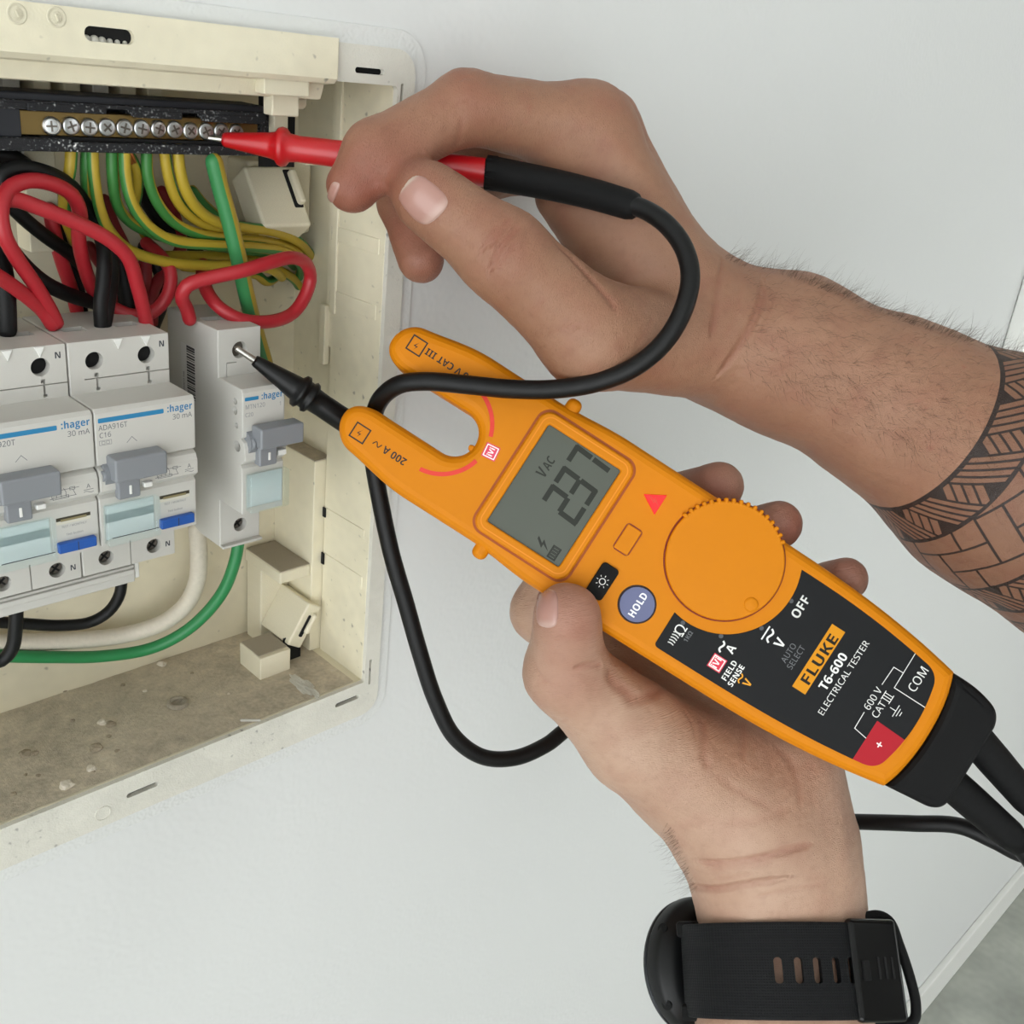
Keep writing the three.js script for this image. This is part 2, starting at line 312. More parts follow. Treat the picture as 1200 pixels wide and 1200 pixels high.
  wpart(C, 'rail_end', bx(0.239, 0.2525, -0.0448, -0.0432, -0.04, -0.03, 0.0004), M.cream);
  wpart(C, 'arm', bx(0.226, 0.2557, -0.075, -0.046, -0.0665, -0.05, 0.0015), M.creamBack);
}

// ------------------------------------------------------------------ the cover frame along the top
{
  const t = thing('cover_frame', 'cream plastic cover frame bar across the top of the box with one long slot', 'frame', V3(0.1, BY - 0.02, 0.001));
  const prof = poly([[0.0045, 0.0012], [0.0045, -0.0118], [0.0028, -0.0134], [-0.0035, -0.0142], [-0.0055, -0.0192], [-0.0075, -0.0196], [-0.0075, -0.0126], [0.0024, -0.0115], [0.0024, 0.0012]]);
  let g = extr(prof, 0.2737, 0.0004, 2).rotateY(-Math.PI / 2).translate(0.228, BY, 0);
  const ev = new Evaluator(); ev.attributes = ['position', 'normal', 'uv'];
  const a = new Brush(g.index ? g : mergeVertices(g)); a.updateMatrixWorld();
  const cut = new Brush(extr(rshape(0.1396, BY - 0.0072, 0.1545, BY - 0.0032, 0.0019), 0.02).translate(0, 0, -0.01)); cut.updateMatrixWorld();
  const res = ev.evaluate(a, cut, SUBTRACTION).geometry;
  wpart(t, 'bar', metreUV(res), M.cream);
  wpart(t, 'slot_backing', bx(0.137, 0.157, -0.0095, -0.0012, 0.00222, 0.00239, 0), M.black);
  for (let i = 0; i < 6; i++) { const b = new THREE.IcosahedronGeometry([0.0013, 0.0014, 0.0012, 0.0009, 0.0008, 0.0007][i], 2); b.translate(0.1408 + i * 0.0023, BY - 0.0069, 0.0028); wpart(t, 'filler_lump', b, M.flange); }
  for (const [x, y] of [[0.1212, -0.0019], [0.1319, -0.0017]]) {
    const c = wpart(t, 'date_dial', lathe([[0.0001, 0.0004], [0.0012, 0.00045], [0.0014, 0.0001], [0.0022, 0.0001], [0.0025, 0.00035], [0.0028, 0.0]], 24).rotateX(Math.PI / 2).translate(x, BY + y - 0.0002, 0.0045), M.cream);
    wpart(c, 'pointer', new RoundedBoxGeometry(0.0007, 0.0019, 0.0006, 1, 0.0002).rotateZ(0.35).translate(x, BY + y - 0.0002, 0.005), M.cream);
  }
  wpart(t, 'end_tab', merge([bx(0.2075, 0.2185, -0.0255, -0.0128, -0.0105, -0.0045, 0.0007), bx(0.2005, 0.2185, -0.0185, -0.0122, -0.0045, 0.0015, 0.0006)]), M.cream);
  wpart(t, 'locating_peg', merge([bx(0.2195, 0.2272, -0.0235, -0.0148, -0.0185, -0.012, 0.0018, 3), bx(0.217, 0.223, -0.034, -0.0235, -0.022, -0.018, 0.0006)]), M.cream);
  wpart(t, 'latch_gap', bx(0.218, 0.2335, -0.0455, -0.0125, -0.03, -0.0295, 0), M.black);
}

// ------------------------------------------------------------------ rail end block behind the terminal bar, seen as dark ribs above it
{
  const t = thing('neutral_terminal_block', 'row of pale ribbed terminals behind the black bar, mostly in shadow', 'terminal block', V3(0.12, BY - 0.03, -0.055));
  for (let i = 0; i < 12; i++) wpart(t, 'rib', bx(0.075 + i * 0.0098, 0.0808 + i * 0.0098, -0.042, -0.0135, -0.066, -0.045, 0.0006), i % 3 ? M.creamBack : M.mcb);
}
{
  const t = thing('terminal_block', 'small white gridded plastic clip under the left end of the black bar', 'terminal block', V3(0.127, BY - 0.05, -0.035));
  const ev = new Evaluator(); ev.attributes = ['position', 'normal', 'uv'];
  let a = new Brush(bx(0.1245, 0.1345, -0.0525, -0.0375, -0.045, -0.033, 0.0003)); a.updateMatrixWorld();
  for (let i = 0; i < 3; i++) for (let j = 0; j < 2; j++) { const c = new Brush(bx(0.1255 + i * 0.003, 0.1275 + i * 0.003, -0.0452 - j * 0.005, -0.0417 - j * 0.005, -0.04, -0.03, 0)); c.updateMatrixWorld(); a = ev.evaluate(a, c, SUBTRACTION); }
  wpart(t, 'grid', a.geometry, M.mcb);
  wpart(t, 'base', bx(0.135, 0.1455, -0.075, -0.0375, -0.047, -0.036, 0.0006), M.creamBack);
  wpart(t, 'backing', bx(0.125, 0.134, -0.052, -0.038, -0.0445, -0.041, 0), M.black);
}

// ------------------------------------------------------------------ earth bar
{
  const t = thing('earth_terminal_bar', 'dusty black terminal bar holding a brass strip with a row of round screws', 'terminal bar', V3(0.15, BY - 0.033, -0.028));
  const x0 = -0.04, x1 = 0.2145;
  wpart(t, 'carrier', metreUV(merge([bx(x0, x1, -0.0405, -0.0235, -0.036, -0.0295, 0.0005), bx(x0, x1, -0.0268, -0.0235, -0.031, -0.0205, 0.0008)])), M.carrierClean);
  wpart(t, 'upper_rail', metreUV(merge([bx(x0, 0.131, -0.0285, -0.0262, -0.03, -0.0188, 0.0006), bx(0.131, 0.156, -0.0288, -0.0262, -0.03, -0.0188, 0.0006), bx(0.165, 0.182, -0.0294, -0.0268, -0.03, -0.0188, 0.0006), bx(0.19, x1, -0.0297, -0.0268, -0.03, -0.0188, 0.0006), bx(x0, x1, -0.0272, -0.0258, -0.03, -0.019, 0.0004)])), M.carrier);
  wpart(t, 'lower_rail', metreUV(merge([bx(x0, 0.144, -0.0405, -0.0366, -0.03, -0.0186, 0.0006), bx(0.144, x1, -0.0405, -0.0374, -0.03, -0.0186, 0.0006)])), M.carrier);
  wpart(t, 'end_arm', metreUV(merge([bx(0.214, 0.2195, -0.0375, -0.0265, -0.034, -0.022, 0.0006), bx(0.218, 0.2315, -0.0365, -0.0335, -0.033, -0.026, 0.0006)])), M.carrier);
  wpart(t, 'end_wall', metreUV(bx(0.119, 0.1292, -0.0366, -0.0272, -0.031, -0.0198, 0.0004)), M.carrierClean);
  wpart(t, 'brass_strip', bx(0.1293, 0.2125, -0.0362, -0.0287, -0.031, -0.0215, 0.0005, 2), M.brass);
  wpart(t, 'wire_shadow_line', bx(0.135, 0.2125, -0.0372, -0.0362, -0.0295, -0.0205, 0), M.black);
  for (let i = 0; i < 12; i++) {
    const x = 0.1388 + i * 0.00585, y = BY - 0.0329 + rr(-0.0002, 0.0002), ang = rr(0, 3), lean = i === 0 ? -0.3 : rr(-0.08, 0.08);
    const L = (g) => g.rotateZ(ang).rotateY(lean).translate(x, y, -0.0212);
    const s = wpart(t, 'terminal_screw', L(lathe([[0.00275, -0.002], [0.00284, 0.0006], [0.0027, 0.00105], [0.0022, 0.0013], [0.0013, 0.00135], [0.00001, 0.00135]], 20).rotateX(Math.PI / 2)), M.zinc);
    wpart(s, 'cross_slot', L(merge([new THREE.BoxGeometry(0.0032, 0.0006, 0.0004).translate(0, 0, 0.0013), new THREE.BoxGeometry(0.0006, 0.0032, 0.0004).translate(0, 0, 0.0013)])), M.darkScrew);
    if (i % 2 === 0) wpart(s, 'rim', L(new THREE.TorusGeometry(0.0022, 0.00022, 6, 20).translate(0, 0, 0.0012)), M.steel);
  }
}

// ------------------------------------------------------------------ breakers
const csg = new Evaluator(); csg.attributes = ['position', 'normal', 'uv'];
function carve(geo, cuts) {
  let a = new Brush(geo.index ? geo : mergeVertices(geo)); a.updateMatrixWorld();
  for (const c of cuts) { const b = new Brush(c.index ? c : mergeVertices(c)); b.updateMatrixWorld(); a = csg.evaluate(a, b, SUBTRACTION); }
  return a.geometry;
}
// side profile (z, y) of a breaker, in box coordinates
const breakerProfile = (top, bottom, noseTop, noseBottom, zn) => poly([
  [-0.0400, top - 0.001], [-0.0390, top], [-0.003, top], [-0.003, noseTop], [zn - 0.0012, noseTop], [zn, noseTop - 0.0012],
  [zn, -0.1333], [zn - 0.0016, -0.1343], [zn + 0.0004, -0.1352], [zn + 0.0014, -0.1372], [zn + 0.0014, -0.1422], [zn - 0.0002, -0.1437], [zn - 0.0016, -0.1446], [zn - 0.0004, -0.1456],
  [zn - 0.0004, noseBottom], [-0.003, noseBottom], [-0.003, bottom], [-0.018, bottom], [-0.0400, bottom + 0.006]]);
function breakerBody(w, prof, cuts) {
  let g = extr(prof, w, 0.0004, 2).rotateY(-Math.PI / 2);   // (z, y) drawn in x, y; x becomes z, depth runs to -x
  g = g.translate(w, 0, 0);
  return carve(g, cuts);
}
const holeCut = (x, y, r, z = -0.003, d = 0.012) => cyl(r, r, d, 24).rotateX(Math.PI / 2).translate(x, y, z);
const crossScrew = (x, y, z, r) => merge([lathe([[r, -0.002], [r, 0], [r * 0.8, 0.0004], [0.00001, 0.0004]], 20).rotateX(Math.PI / 2).translate(x, y, z)]);
const slotOf = (x, y, z, r, a) => merge([new THREE.BoxGeometry(r * 1.5, r * 0.28, 0.0003).rotateZ(a).translate(x, y, z + 0.0005), new THREE.BoxGeometry(r * 0.28, r * 1.5, 0.0003).rotateZ(a).translate(x, y, z + 0.0005)]);

function printedFace(w, h, draw) {
  const k = 28000;                                   // pixels per metre
  return canvasTex(Math.round(w * k), Math.round(h * k), (c, W, H) => { c.fillStyle = '#c8c6c0'; c.fillRect(0, 0, W, H); c.scale(k / 1000, k / 1000); draw(c); });
}
function text(c, s, x, y, size, color, o = {}) {
  c.save(); c.translate(x, y); if (o.rot) c.rotate(o.rot); c.scale(o.sx ?? 1, 1); c.font = (o.bold ? 'bold ' : '') + size + 'px sans-serif'; c.fillStyle = color; c.textAlign = o.align ?? 'left'; c.textBaseline = o.base ?? 'middle'; c.fillText(s, 0, 0); c.restore();
}
function makeRCBO(model, rating, label) {
  const t = thing('circuit_breaker', label, 'circuit breaker', V3(0, 0, 0), 'breakers in the box');
  const W = 0.0352;                                  // local frame: x from the left edge, y from the eye line, z as the box
  const top = -0.097, bot = -0.1815, prof = breakerProfile(top, bot, -0.1145, -0.163, 0.014);
  const cuts = [];
  for (const x of [0.0085, 0.0265]) {
    cuts.push(holeCut(x, -0.1038, 0.003), holeCut(x, -0.1764, 0.0028));
    cuts.push(new THREE.BoxGeometry(0.0014, 0.0014, 0.004).translate(x + 0.0005, -0.1086, -0.003), new THREE.BoxGeometry(0.0014, 0.001, 0.004).translate(x + 0.0009, -0.1134, -0.003), new THREE.BoxGeometry(0.0007, 0.006, 0.0025).translate(x + 0.0007, -0.111, -0.003));
    cuts.push(new THREE.BoxGeometry(0.008, 0.008, 0.005).translate(x, top, -0.0185));
  }
  cuts.push(new THREE.BoxGeometry(0.03, 0.0004, 0.002).translate(0.02, -0.1098, -0.003), new THREE.BoxGeometry(0.0004, 0.013, 0.002).translate(0.0176, -0.176, -0.003));
  const body = part(t, 'body', breakerBody(W - 0.0003, prof, cuts), M.mcb);
  for (const x of [0.0085, 0.0265]) {
    part(body, 'terminal_hole', cyl(0.00298, 0.00298, 0.0004, 24).rotateX(Math.PI / 2).translate(x, -0.1038, -0.0062), M.black);
    const s = part(t, 'terminal_screw', crossScrew(x, -0.1764, -0.0052, 0.0024), M.darkScrew); part(s, 'cross_slot', slotOf(x, -0.1764, -0.0052, 0.0024, x * 90), M.black);
    const wedge = extr(poly([[-0.0016, 0], [0.0016, 0], [0, -0.0034]]), 0.0009, 0.0002).translate(x + (x < 0.02 ? 0.0082 : 0), -0.0972, -0.0033);
    part(body, 'wedge_mark', wedge, M.white);
    part(body, 'entry_well', new THREE.BoxGeometry(0.0078, 0.0003, 0.0048).translate(x, top - 0.0036, -0.0185), M.black);
  }
  part(body, 'lettering', lettering('N', 0.0021, 0.00015).translate(0.0322, -0.1005, -0.0031), M.ink); part(body, 'lettering', lettering('N', 0.0021, 0.00015).translate(0.032, -0.1768, -0.0031), M.ink);
  part(body, 'gap_strip', new THREE.BoxGeometry(0.0002, 0.083, 0.02).translate(-0.00005, -0.139, -0.018), M.black);
  // printed faces
  const f1 = printedFace(0.0338, 0.0176, (c) => {
    c.fillStyle = '#2a7fae'; c.beginPath(); c.roundRect(0.6, 1.75, 22.4, 1.6, 0.4); c.fill();
    text(c, ':hager', 33.4, 2.3, 3.3, '#2673a6', { bold: true, align: 'right', sx: 0.92 });
    text(c, '30 mA', 33.2, 5.6, 2.5, '#5e6066', { align: 'right' });
    text(c, model, 0.6, 5.4, 2.5, '#5e6066', { sx: 0.95 }); text(c, rating, 0.7, 7.9, 2.4, '#5e6066');
    c.strokeStyle = '#6b6d72'; c.lineWidth = 0.12; c.strokeRect(0.7, 9.4, 4, 1.5); c.strokeRect(1.5, 9.7, 1, 0.9); c.strokeRect(3, 9.7, 1, 0.9);
    c.beginPath(); c.moveTo(9.8, 11.5); c.lineTo(11.6, 9.6); c.lineTo(13.3, 11.5); c.lineWidth = 0.18; c.stroke();
  });
  part(body, 'printed_face', new THREE.PlaneGeometry(0.0338, 0.0176).translate(W / 2 - 0.0002, -0.1157 - 0.0088, 0.01405), std({ map: f1, roughness: 0.5 }));
  const f2 = printedFace(0.0338, 0.0049, (c) => {
    c.strokeStyle = '#55575c'; c.lineWidth = 0.16; c.beginPath();
    for (const x of [18.5, 20, 21.5, 23]) { c.moveTo(x, 0.9); c.lineTo(x + 0.7, 2.2); c.lineTo(x + 0.7, 3.8); } c.moveTo(18, 1.4); c.lineTo(28, 1.4); c.rect(25, 1, 1.6, 0.9); c.moveTo(18.5, 3.9); c.lineTo(27, 3.9); c.rect(19.5, 3.4, 5, 0.9); c.moveTo(26, 1.9); c.lineTo(26.8, 3.9); c.stroke();
    text(c, 'A', 31, 1.5, 2.1, '#55575c', { align: 'center' }); c.beginPath(); c.moveTo(29.4, 3); c.lineTo(32.6, 3); c.moveTo(29.4, 3.8); c.bezierCurveTo(30.4, 2.9, 31.6, 4.7, 32.6, 3.8); c.stroke();
  });
  part(body, 'printed_face', new THREE.PlaneGeometry(0.0338, 0.0049).translate(W / 2 - 0.0002, -0.1397, 0.01545), std({ map: f2, roughness: 0.5 }));
  const f3 = printedFace(0.0338, 0.017, (c) => {
    c.fillStyle = '#d3cfc0'; c.fillRect(20.6, 3.1, 11.2, 2.3); c.fillStyle = '#3a3526'; c.fillRect(20.6, 3.0, 11.2, 1.25); c.fillStyle = '#8a7f5c'; c.fillRect(22, 3.7, 8.5, 0.8);
    text(c, 'TEST / MONTHLY', 26.3, 6.3, 1.1, '#77797d', { align: 'center' }); text(c, 'Test button', 26.3, 9.2, 1.1, '#77797d', { align: 'center' });
  });
  part(body, 'printed_face', new THREE.PlaneGeometry(0.0338, 0.017).translate(W / 2 - 0.0002, -0.1545, 0.01365), std({ map: f3, roughness: 0.5 }));
  // toggle
  const tg = part(t, 'toggle', merge([new RoundedBoxGeometry(0.0182, 0.0082, 0.007, 2, 0.0008).translate(0.0122, -0.1342, 0.0168), new RoundedBoxGeometry(0.0078, 0.009, 0.003, 2, 0.0007).translate(0.009, -0.1412, 0.0158), cyl(0.0042, 0.0042, 0.019, 20).rotateZ(Math.PI / 2).translate(0.0112, -0.137, 0.0125)]), M.toggle);
  part(tg, 'mark', new RoundedBoxGeometry(0.0009, 0.0032, 0.0005, 1, 0.0002).translate(0.0093, -0.1425, 0.0174), M.white);
  part(tg, 'pivot', lathe([[0.0018, 0], [0.0018, 0.001], [0.0009, 0.001], [0.0009, 0.0002], [0.00001, 0.0002]], 16).rotateZ(Math.PI / 2).translate(0.0019, -0.137, 0.0148), M.toggle);
  part(t, 'toggle_stop', new RoundedBoxGeometry(0.003, 0.0018, 0.0025, 1, 0.0004).translate(0.0156, -0.1421, 0.0162), M.white);
  // clear label window, test button
  const lw = part(t, 'label_window', new RoundedBoxGeometry(0.019, 0.0147, 0.0038, 3, 0.0009).translate(0.0102, -0.1546, 0.0158), M.window, 'clear pale blue flap');
  part(lw, 'paper_label', new THREE.BoxGeometry(0.0172, 0.0125, 0.0002).translate(0.0102, -0.1545, 0.0138), std({ color: S('#dfe5e5'), roughness: 0.7 }));
  part(lw, 'hinge_line', new THREE.BoxGeometry(0.0165, 0.0002, 0.0002).translate(0.0102, -0.1585, 0.01785), M.ink);
  const tb = part(t, 'test_button', new RoundedBoxGeometry(0.0125, 0.0036, 0.0022, 2, 0.0005).translate(0.0269, -0.1592, 0.0146), M.blue);
  part(tb, 'split_line', new THREE.BoxGeometry(0.0002, 0.003, 0.0002).translate(0.0269, -0.1592, 0.01575), M.ink);
  return t;
}
{
  const a = makeRCBO('ADA916T', 'C16', 'two pole breaker with blue stripe, second from the right, reading ADA916T');
  a.position.set(0.1314, BY, 0);
  const b = makeRCBO('ADA920T', 'C20', 'two pole breaker with blue stripe at the left edge, its front cut off, reading 920T');
  b.position.set(0.0960, BY, 0);
}
{
  const t = thing('miniature_circuit_breaker', 'narrow single pole breaker standing apart on the right, probed by the black tip', 'circuit breaker', V3(0.185, BY, 0), 'breakers in the box');
  const W = 0.0176, top = -0.098, bot = -0.1842, prof = breakerProfile(top, bot, -0.1155, -0.164, 0.0135);
  const cuts = [holeCut(0.0088, -0.1061, 0.0031), holeCut(0.0088, -0.1765, 0.0028), new THREE.BoxGeometry(0.0075, 0.008, 0.005).translate(0.0065, top, -0.0185),
    new THREE.BoxGeometry(0.0003, 0.006, 0.002).translate(0.0035, -0.1135, -0.003), new THREE.BoxGeometry(0.0042, 0.0003, 0.002).translate(0.0055, -0.1105, -0.003)];
  for (const [y, z, r] of [[-0.121, 0.0085, 0.0013], [-0.1245, 0.0085, 0.0016], [-0.13, 0.0095, 0.0011], [-0.1378, 0.0098, 0.0021]]) cuts.push(cyl(r, r, 0.004, 16).rotateZ(Math.PI / 2).translate(0, y, z));
  const body = part(t, 'body', breakerBody(W, prof, cuts), M.mcb);
  part(body, 'side_dimple', cyl(0.0021, 0.0021, 0.0003, 16).rotateZ(Math.PI / 2).translate(0.0021, -0.1378, 0.0098), M.darkScrew);
  part(body, 'bottom_lip', new RoundedBoxGeometry(W, 0.0012, 0.0025, 1, 0.0004).translate(W / 2, bot + 0.0004, -0.002), M.mcb);
  part(body, 'terminal_hole', cyl(0.00305, 0.00305, 0.0004, 24).rotateX(Math.PI / 2).translate(0.0088, -0.1061, -0.0062), M.darkScrew);
  const s = part(t, 'terminal_screw', crossScrew(0.0088, -0.1765, -0.0055, 0.0025), M.darkScrew); part(s, 'cross_slot', slotOf(0.0088, -0.1765, -0.0055, 0.0025, 0.5), M.black);
  part(body, 'entry_well', new THREE.BoxGeometry(0.0073, 0.0003, 0.0048).translate(0.0065, top - 0.0036, -0.0185), M.black);
  const f1 = printedFace(0.0164, 0.0162, (c) => {
    c.fillStyle = '#2a7fae'; c.beginPath(); c.roundRect(0.3, 1.7, 5.6, 1.35, 0.3); c.fill();
    text(c, ':hager', 16, 2.3, 3.3, '#2673a6', { bold: true, align: 'right', sx: 0.9 });
    text(c, 'MTN120', 0.4, 5.6, 2.3, '#8a8c90', { sx: 0.95 }); text(c, '1', 14.5, 5.6, 2, '#8a8c90'); text(c, 'C20', 0.4, 8, 2, '#8a8c90');
  });
  part(body, 'printed_face', new THREE.PlaneGeometry(0.0164, 0.0162).translate(W / 2, -0.1167 - 0.0081, 0.01355), std({ map: f1, roughness: 0.5 }));
  const bar = canvasTex(128, 256, (c, w, h) => { c.fillStyle = '#cfcecb'; c.fillRect(0, 0, w, h); c.fillStyle = '#26272a'; let y = 4; while (y < h - 10) { const k = rr(2, 11); c.fillRect(50, y, 74, k); y += k + rr(2, 7); } c.font = '17px sans-serif'; c.save(); c.translate(26, h - 20); c.rotate(-Math.PI / 2); c.fillText('3 250613 540', 0, 0); c.restore(); });
  part(body, 'barcode_label', new THREE.PlaneGeometry(0.0105, 0.0215).rotateY(-Math.PI / 2).translate(-0.0001, -0.1195, -0.0245), std({ map: bar, roughness: 0.6 }));
  const tg = part(t, 'toggle', merge([new RoundedBoxGeometry(0.0182, 0.0078, 0.0068, 2, 0.0008).translate(0.0122, -0.1325, 0.0175), new RoundedBoxGeometry(0.0075, 0.0095, 0.004, 2, 0.0007).translate(0.0082, -0.1395, 0.0158), cyl(0.0044, 0.0044, 0.016, 20).rotateZ(Math.PI / 2).translate(0.0095, -0.1355, 0.0125)]), M.toggle);
  part(tg, 'pivot', lathe([[0.0021, 0], [0.0021, 0.001], [0.0011, 0.001], [0.0011, 0.0002], [0.00001, 0.0002]], 16).rotateZ(Math.PI / 2).translate(0.0028, -0.1352, 0.0158), M.toggle);
  part(tg, 'mark', new RoundedBoxGeometry(0.0009, 0.003, 0.0005, 1, 0.0002).translate(0.0085, -0.1405, 0.0179), M.white);
  part(t, 'toggle_stop', new RoundedBoxGeometry(0.0035, 0.0022, 0.0025, 1, 0.0004).translate(0.0146, -0.1405, 0.0158), M.white);
  const lw = part(t, 'label_window', new RoundedBoxGeometry(0.0168, 0.0152, 0.0042, 3, 0.0009).translate(0.0092, -0.1548, 0.0158), M.window, 'clear pale blue flap');
  part(lw, 'paper_label', new THREE.BoxGeometry(0.0148, 0.013, 0.0002).translate(0.0092, -0.1548, 0.0136), std({ color: S('#dfe5e5'), roughness: 0.7 }));
}
{
  const t = thing('din_rail_cover', 'pale grey plastic strip running under the two wide breakers', 'busbar', V3(0.09, BY - 0.186, -0.006));
  wpart(t, 'strip', merge([bx(-0.04, 0.1515, -0.1905, -0.1835, -0.02, -0.0055, 0.0006), bx(-0.04, 0.151, -0.1868, -0.1845, -0.02, -0.0043, 0.0005)]), M.mcb);
  wpart(t, 'end_stop', bx(0.1515, 0.1535, -0.1895, -0.1832, -0.02, -0.006, 0.0005), M.white);
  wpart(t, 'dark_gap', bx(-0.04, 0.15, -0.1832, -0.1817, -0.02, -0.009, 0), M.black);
}
{
  const t = thing('mounting_rail', 'metal mounting rail behind the breakers', 'rail', V3(0.1, BY - 0.14, -0.048));
  wpart(t, 'rail', merge([bx(-0.04, 0.215, -0.158, -0.123, -0.0478, -0.0465, 0.0003), bx(-0.04, 0.215, -0.1255, -0.123, -0.0465, -0.041, 0.0003), bx(-0.04, 0.215, -0.158, -0.1555, -0.0465, -0.041, 0.0003)]), M.steel);
  wpart(t, 'standoff', merge([bx(0.0, 0.012, -0.15, -0.13, -0.0664, -0.0478, 0.0004), bx(0.2, 0.21, -0.15, -0.13, -0.0664, -0.0478, 0.0004)]), M.creamBack);
}

// ------------------------------------------------------------------ wires inside the box
// each run is traced as points [px, py, z] on planes parallel to the wall, z metres behind it
const run = (list) => list.map(([px, py, z]) => onZ(px, py, z));
function wire(name, label, list, r, mat, o = {}) {
  const pts = run(list), t = thing(name, label, 'wire', pts[0].clone(), o.group);
  wpart(t, 'insulation', tube(pts, r, o), mat);
  if (o.copper) { const p = run(o.copper); const c = wpart(t, 'copper_strand', tube(p, 0.0009, { radial: 6 }), M.copper); wpart(t, 'copper_strand', tube(p.map((v) => v.clone().add(V3(0.0011, 0.0002, 0.0004))), 0.0006, { radial: 6 }), M.copper); }
  return t;
}
const RE = 0.00195;
const earths = [
  ['leftmost striped earth wire under the black bar, dropping behind the red loops', [[84, 172, -.024], [82, 200, -.024], [76, 225, -.026], [76, 250, -.03], [84, 275, -.036], [95, 310, -.045]], 0],
  ['striped earth wire second from the left under the black bar, short and straight', [[102, 172, -.025], [101, 205, -.026], [103, 235, -.03], [112, 262, -.038], [130, 290, -.05]], 1],
  ['striped earth wire third from left, sweeping lowest along the bottom of the bundle', [[108, 172, -.023], [110, 205, -.023], [117, 245, -.024], [128, 270, -.026], [150, 292, -.028], [190, 306, -.03], [240, 311, -.032], [290, 310, -.035], [318, 316, -.04], [330, 325, -.05]], 2],
  ['golden striped earth wire fourth from left, bending right into the bundle', [[131, 172, -.024], [132, 205, -.024], [137, 238, -.027], [150, 258, -.031], [175, 272, -.035], [220, 284, -.04], [280, 292, -.043], [330, 300, -.05], [345, 312, -.06]], 3],
  ['yellow striped earth wire arching widest through the middle of the bundle', [[146, 181, -.021], [147, 205, -.021], [155, 238, -.021], [172, 263, -.022], [200, 281, -.024], [245, 287, -.027], [300, 290, -.031], [335, 296, -.038], [352, 312, -.05], [350, 325, -.06]], 2],
  ['short striped earth wire with a bare nick, close behind the fifth one', [[153, 184, -.025], [160, 200, -.026], [161, 222, -.029], [158, 245, -.036], [170, 275, -.048]], 0],
  ['striped earth wire left of centre, curving behind the thick green wire', [[172, 172, -.023], [173, 205, -.023], [183, 235, -.024], [203, 260, -.026], [232, 274, -.029], [270, 279, -.033], [310, 283, -.037], [345, 294, -.044], [358, 310, -.058]], 3],
  ['striped green earth wire second left of the thick green wire', [[192, 172, -.023], [197, 205, -.024], [206, 232, -.026], [222, 252, -.029], [245, 265, -.032], [280, 272, -.036], [320, 277, -.041], [350, 290, -.05], [360, 305, -.062]], 0],
  ['pale striped earth wire just left of the thick green wire', [[208, 172, -.023], [211, 200, -.023], [219, 226, -.024], [234, 247, -.026], [255, 260, -.028], [285, 266, -.031], [320, 271, -.035], [348, 282, -.042], [364, 300, -.055], [366, 318, -.062]], 1],
  ['dull striped earth wire deep behind the pale one, ending in a stub', [[226, 223, -.05], [240, 240, -.05], [262, 258, -.05], [300, 275, -.05], [340, 300, -.06]], 3],
  ['earth wire hidden low in the bundle behind the red loop', [[190, 300, -.045], [250, 300, -.045], [300, 305, -.046], [330, 318, -.05], [345, 328, -.058], [350, 335, -.062]], 2],
  ['dark green earth wire curling at the right end below the bundle', [[215, 312, -.05], [260, 318, -.05], [300, 322, -.05], [312, 330, -.052], [322, 326, -.056], [328, 318, -.062]], 0],
];
earths.forEach(([label, list, k], i) => wire('earth_wire', label, list, i === 8 ? RE * 1.05 : RE, earthMats[k], { twist: i === 8 ? 12 : [10, -6, 8, 4, -9, 22, 7, -12, 0, 6, 5, 9][i], group: 'striped earth wires', ...(i === 5 ? { copper: [[147, 176, -.021], [151, 183, -.021], [154, 190, -.0225]] } : {}) }));
wire('earth_wire', 'thick green and yellow earth wire running straight down past the bundle', [[251, 190, -.0185], [257, 215, -.0185], [268, 255, -.0185], [279, 300, -.019], [290, 350, -.022], [302, 395, -.028], [313, 435, -.034], [316, 470, -.04]], 0.0031, bigEarth, { twist: 0.2, copper: [[249, 176, -.0225], [251, 184, -.019], [253, 194, -.0185]], radial: 16, group: 'striped earth wires' });
const RR = 0.0024;
const reds = [
  ['red wire looping highest at the far left above the breakers', [[66, 378, -.0185], [60, 365, -.018], [42, 335, -.014], [18, 300, -.01], [4, 272, -.008], [1, 245, -.009], [10, 222, -.012], [32, 212, -.014], [60, 215, -.016], [84, 228, -.018], [94, 250, -.02], [92, 275, -.023], [97, 305, -.027], [107, 335, -.032], [118, 352, -.037]], RR],
  ['red wire entering the left breaker from the picture edge', [[61, 380, -.0185], [50, 364, -.018], [32, 348, -.015], [10, 332, -.011], [-12, 318, -.008], [-40, 300, -.01]], RR],
  ['red wire sloping down across the others into the middle breaker', [[-4, 250, -.012], [3, 236, -.012], [18, 234, -.012], [45, 243, -.012], [92, 262, -.012], [128, 281, -.012], [150, 302, -.013], [161, 335, -.016], [168, 362, -.018], [172, 381, -.0185]], RR * 1.02],
  ['red wire hooking round to the right behind the middle breaker', [[128, 358, -.035], [150, 368, -.032], [172, 369, -.03], [189, 357, -.028], [199, 338, -.028], [199, 316, -.03], [188, 300, -.036], [172, 285, -.045]], RR],
  ['red wire hanging behind the loops at the left', [[58, 245, -.035], [63, 270, -.036], [72, 305, -.038], [84, 340, -.04], [90, 364, -.042]], RR],
  ['red wire forming a wide loop over the narrow right breaker', [[222, 374, -.0185], [219, 362, -.018], [213, 348, -.016], [219, 335, -.014], [240, 327, -.012], [285, 317, -.008], [318, 307, -.008], [342, 302, -.01], [358, 308, -.013], [364, 324, -.015], [358, 346, -.015], [343, 367, -.014], [315, 377, -.012], [282, 374, -.013], [258, 361, -.017], [244, 344, -.023], [238, 325, -.032], [237, 308, -.045]], RR * 1.05],
];
reds.forEach(([label, list, r]) => wire('red_wire', label, list, r, M.redWire, { group: 'red wires above the breakers' }));
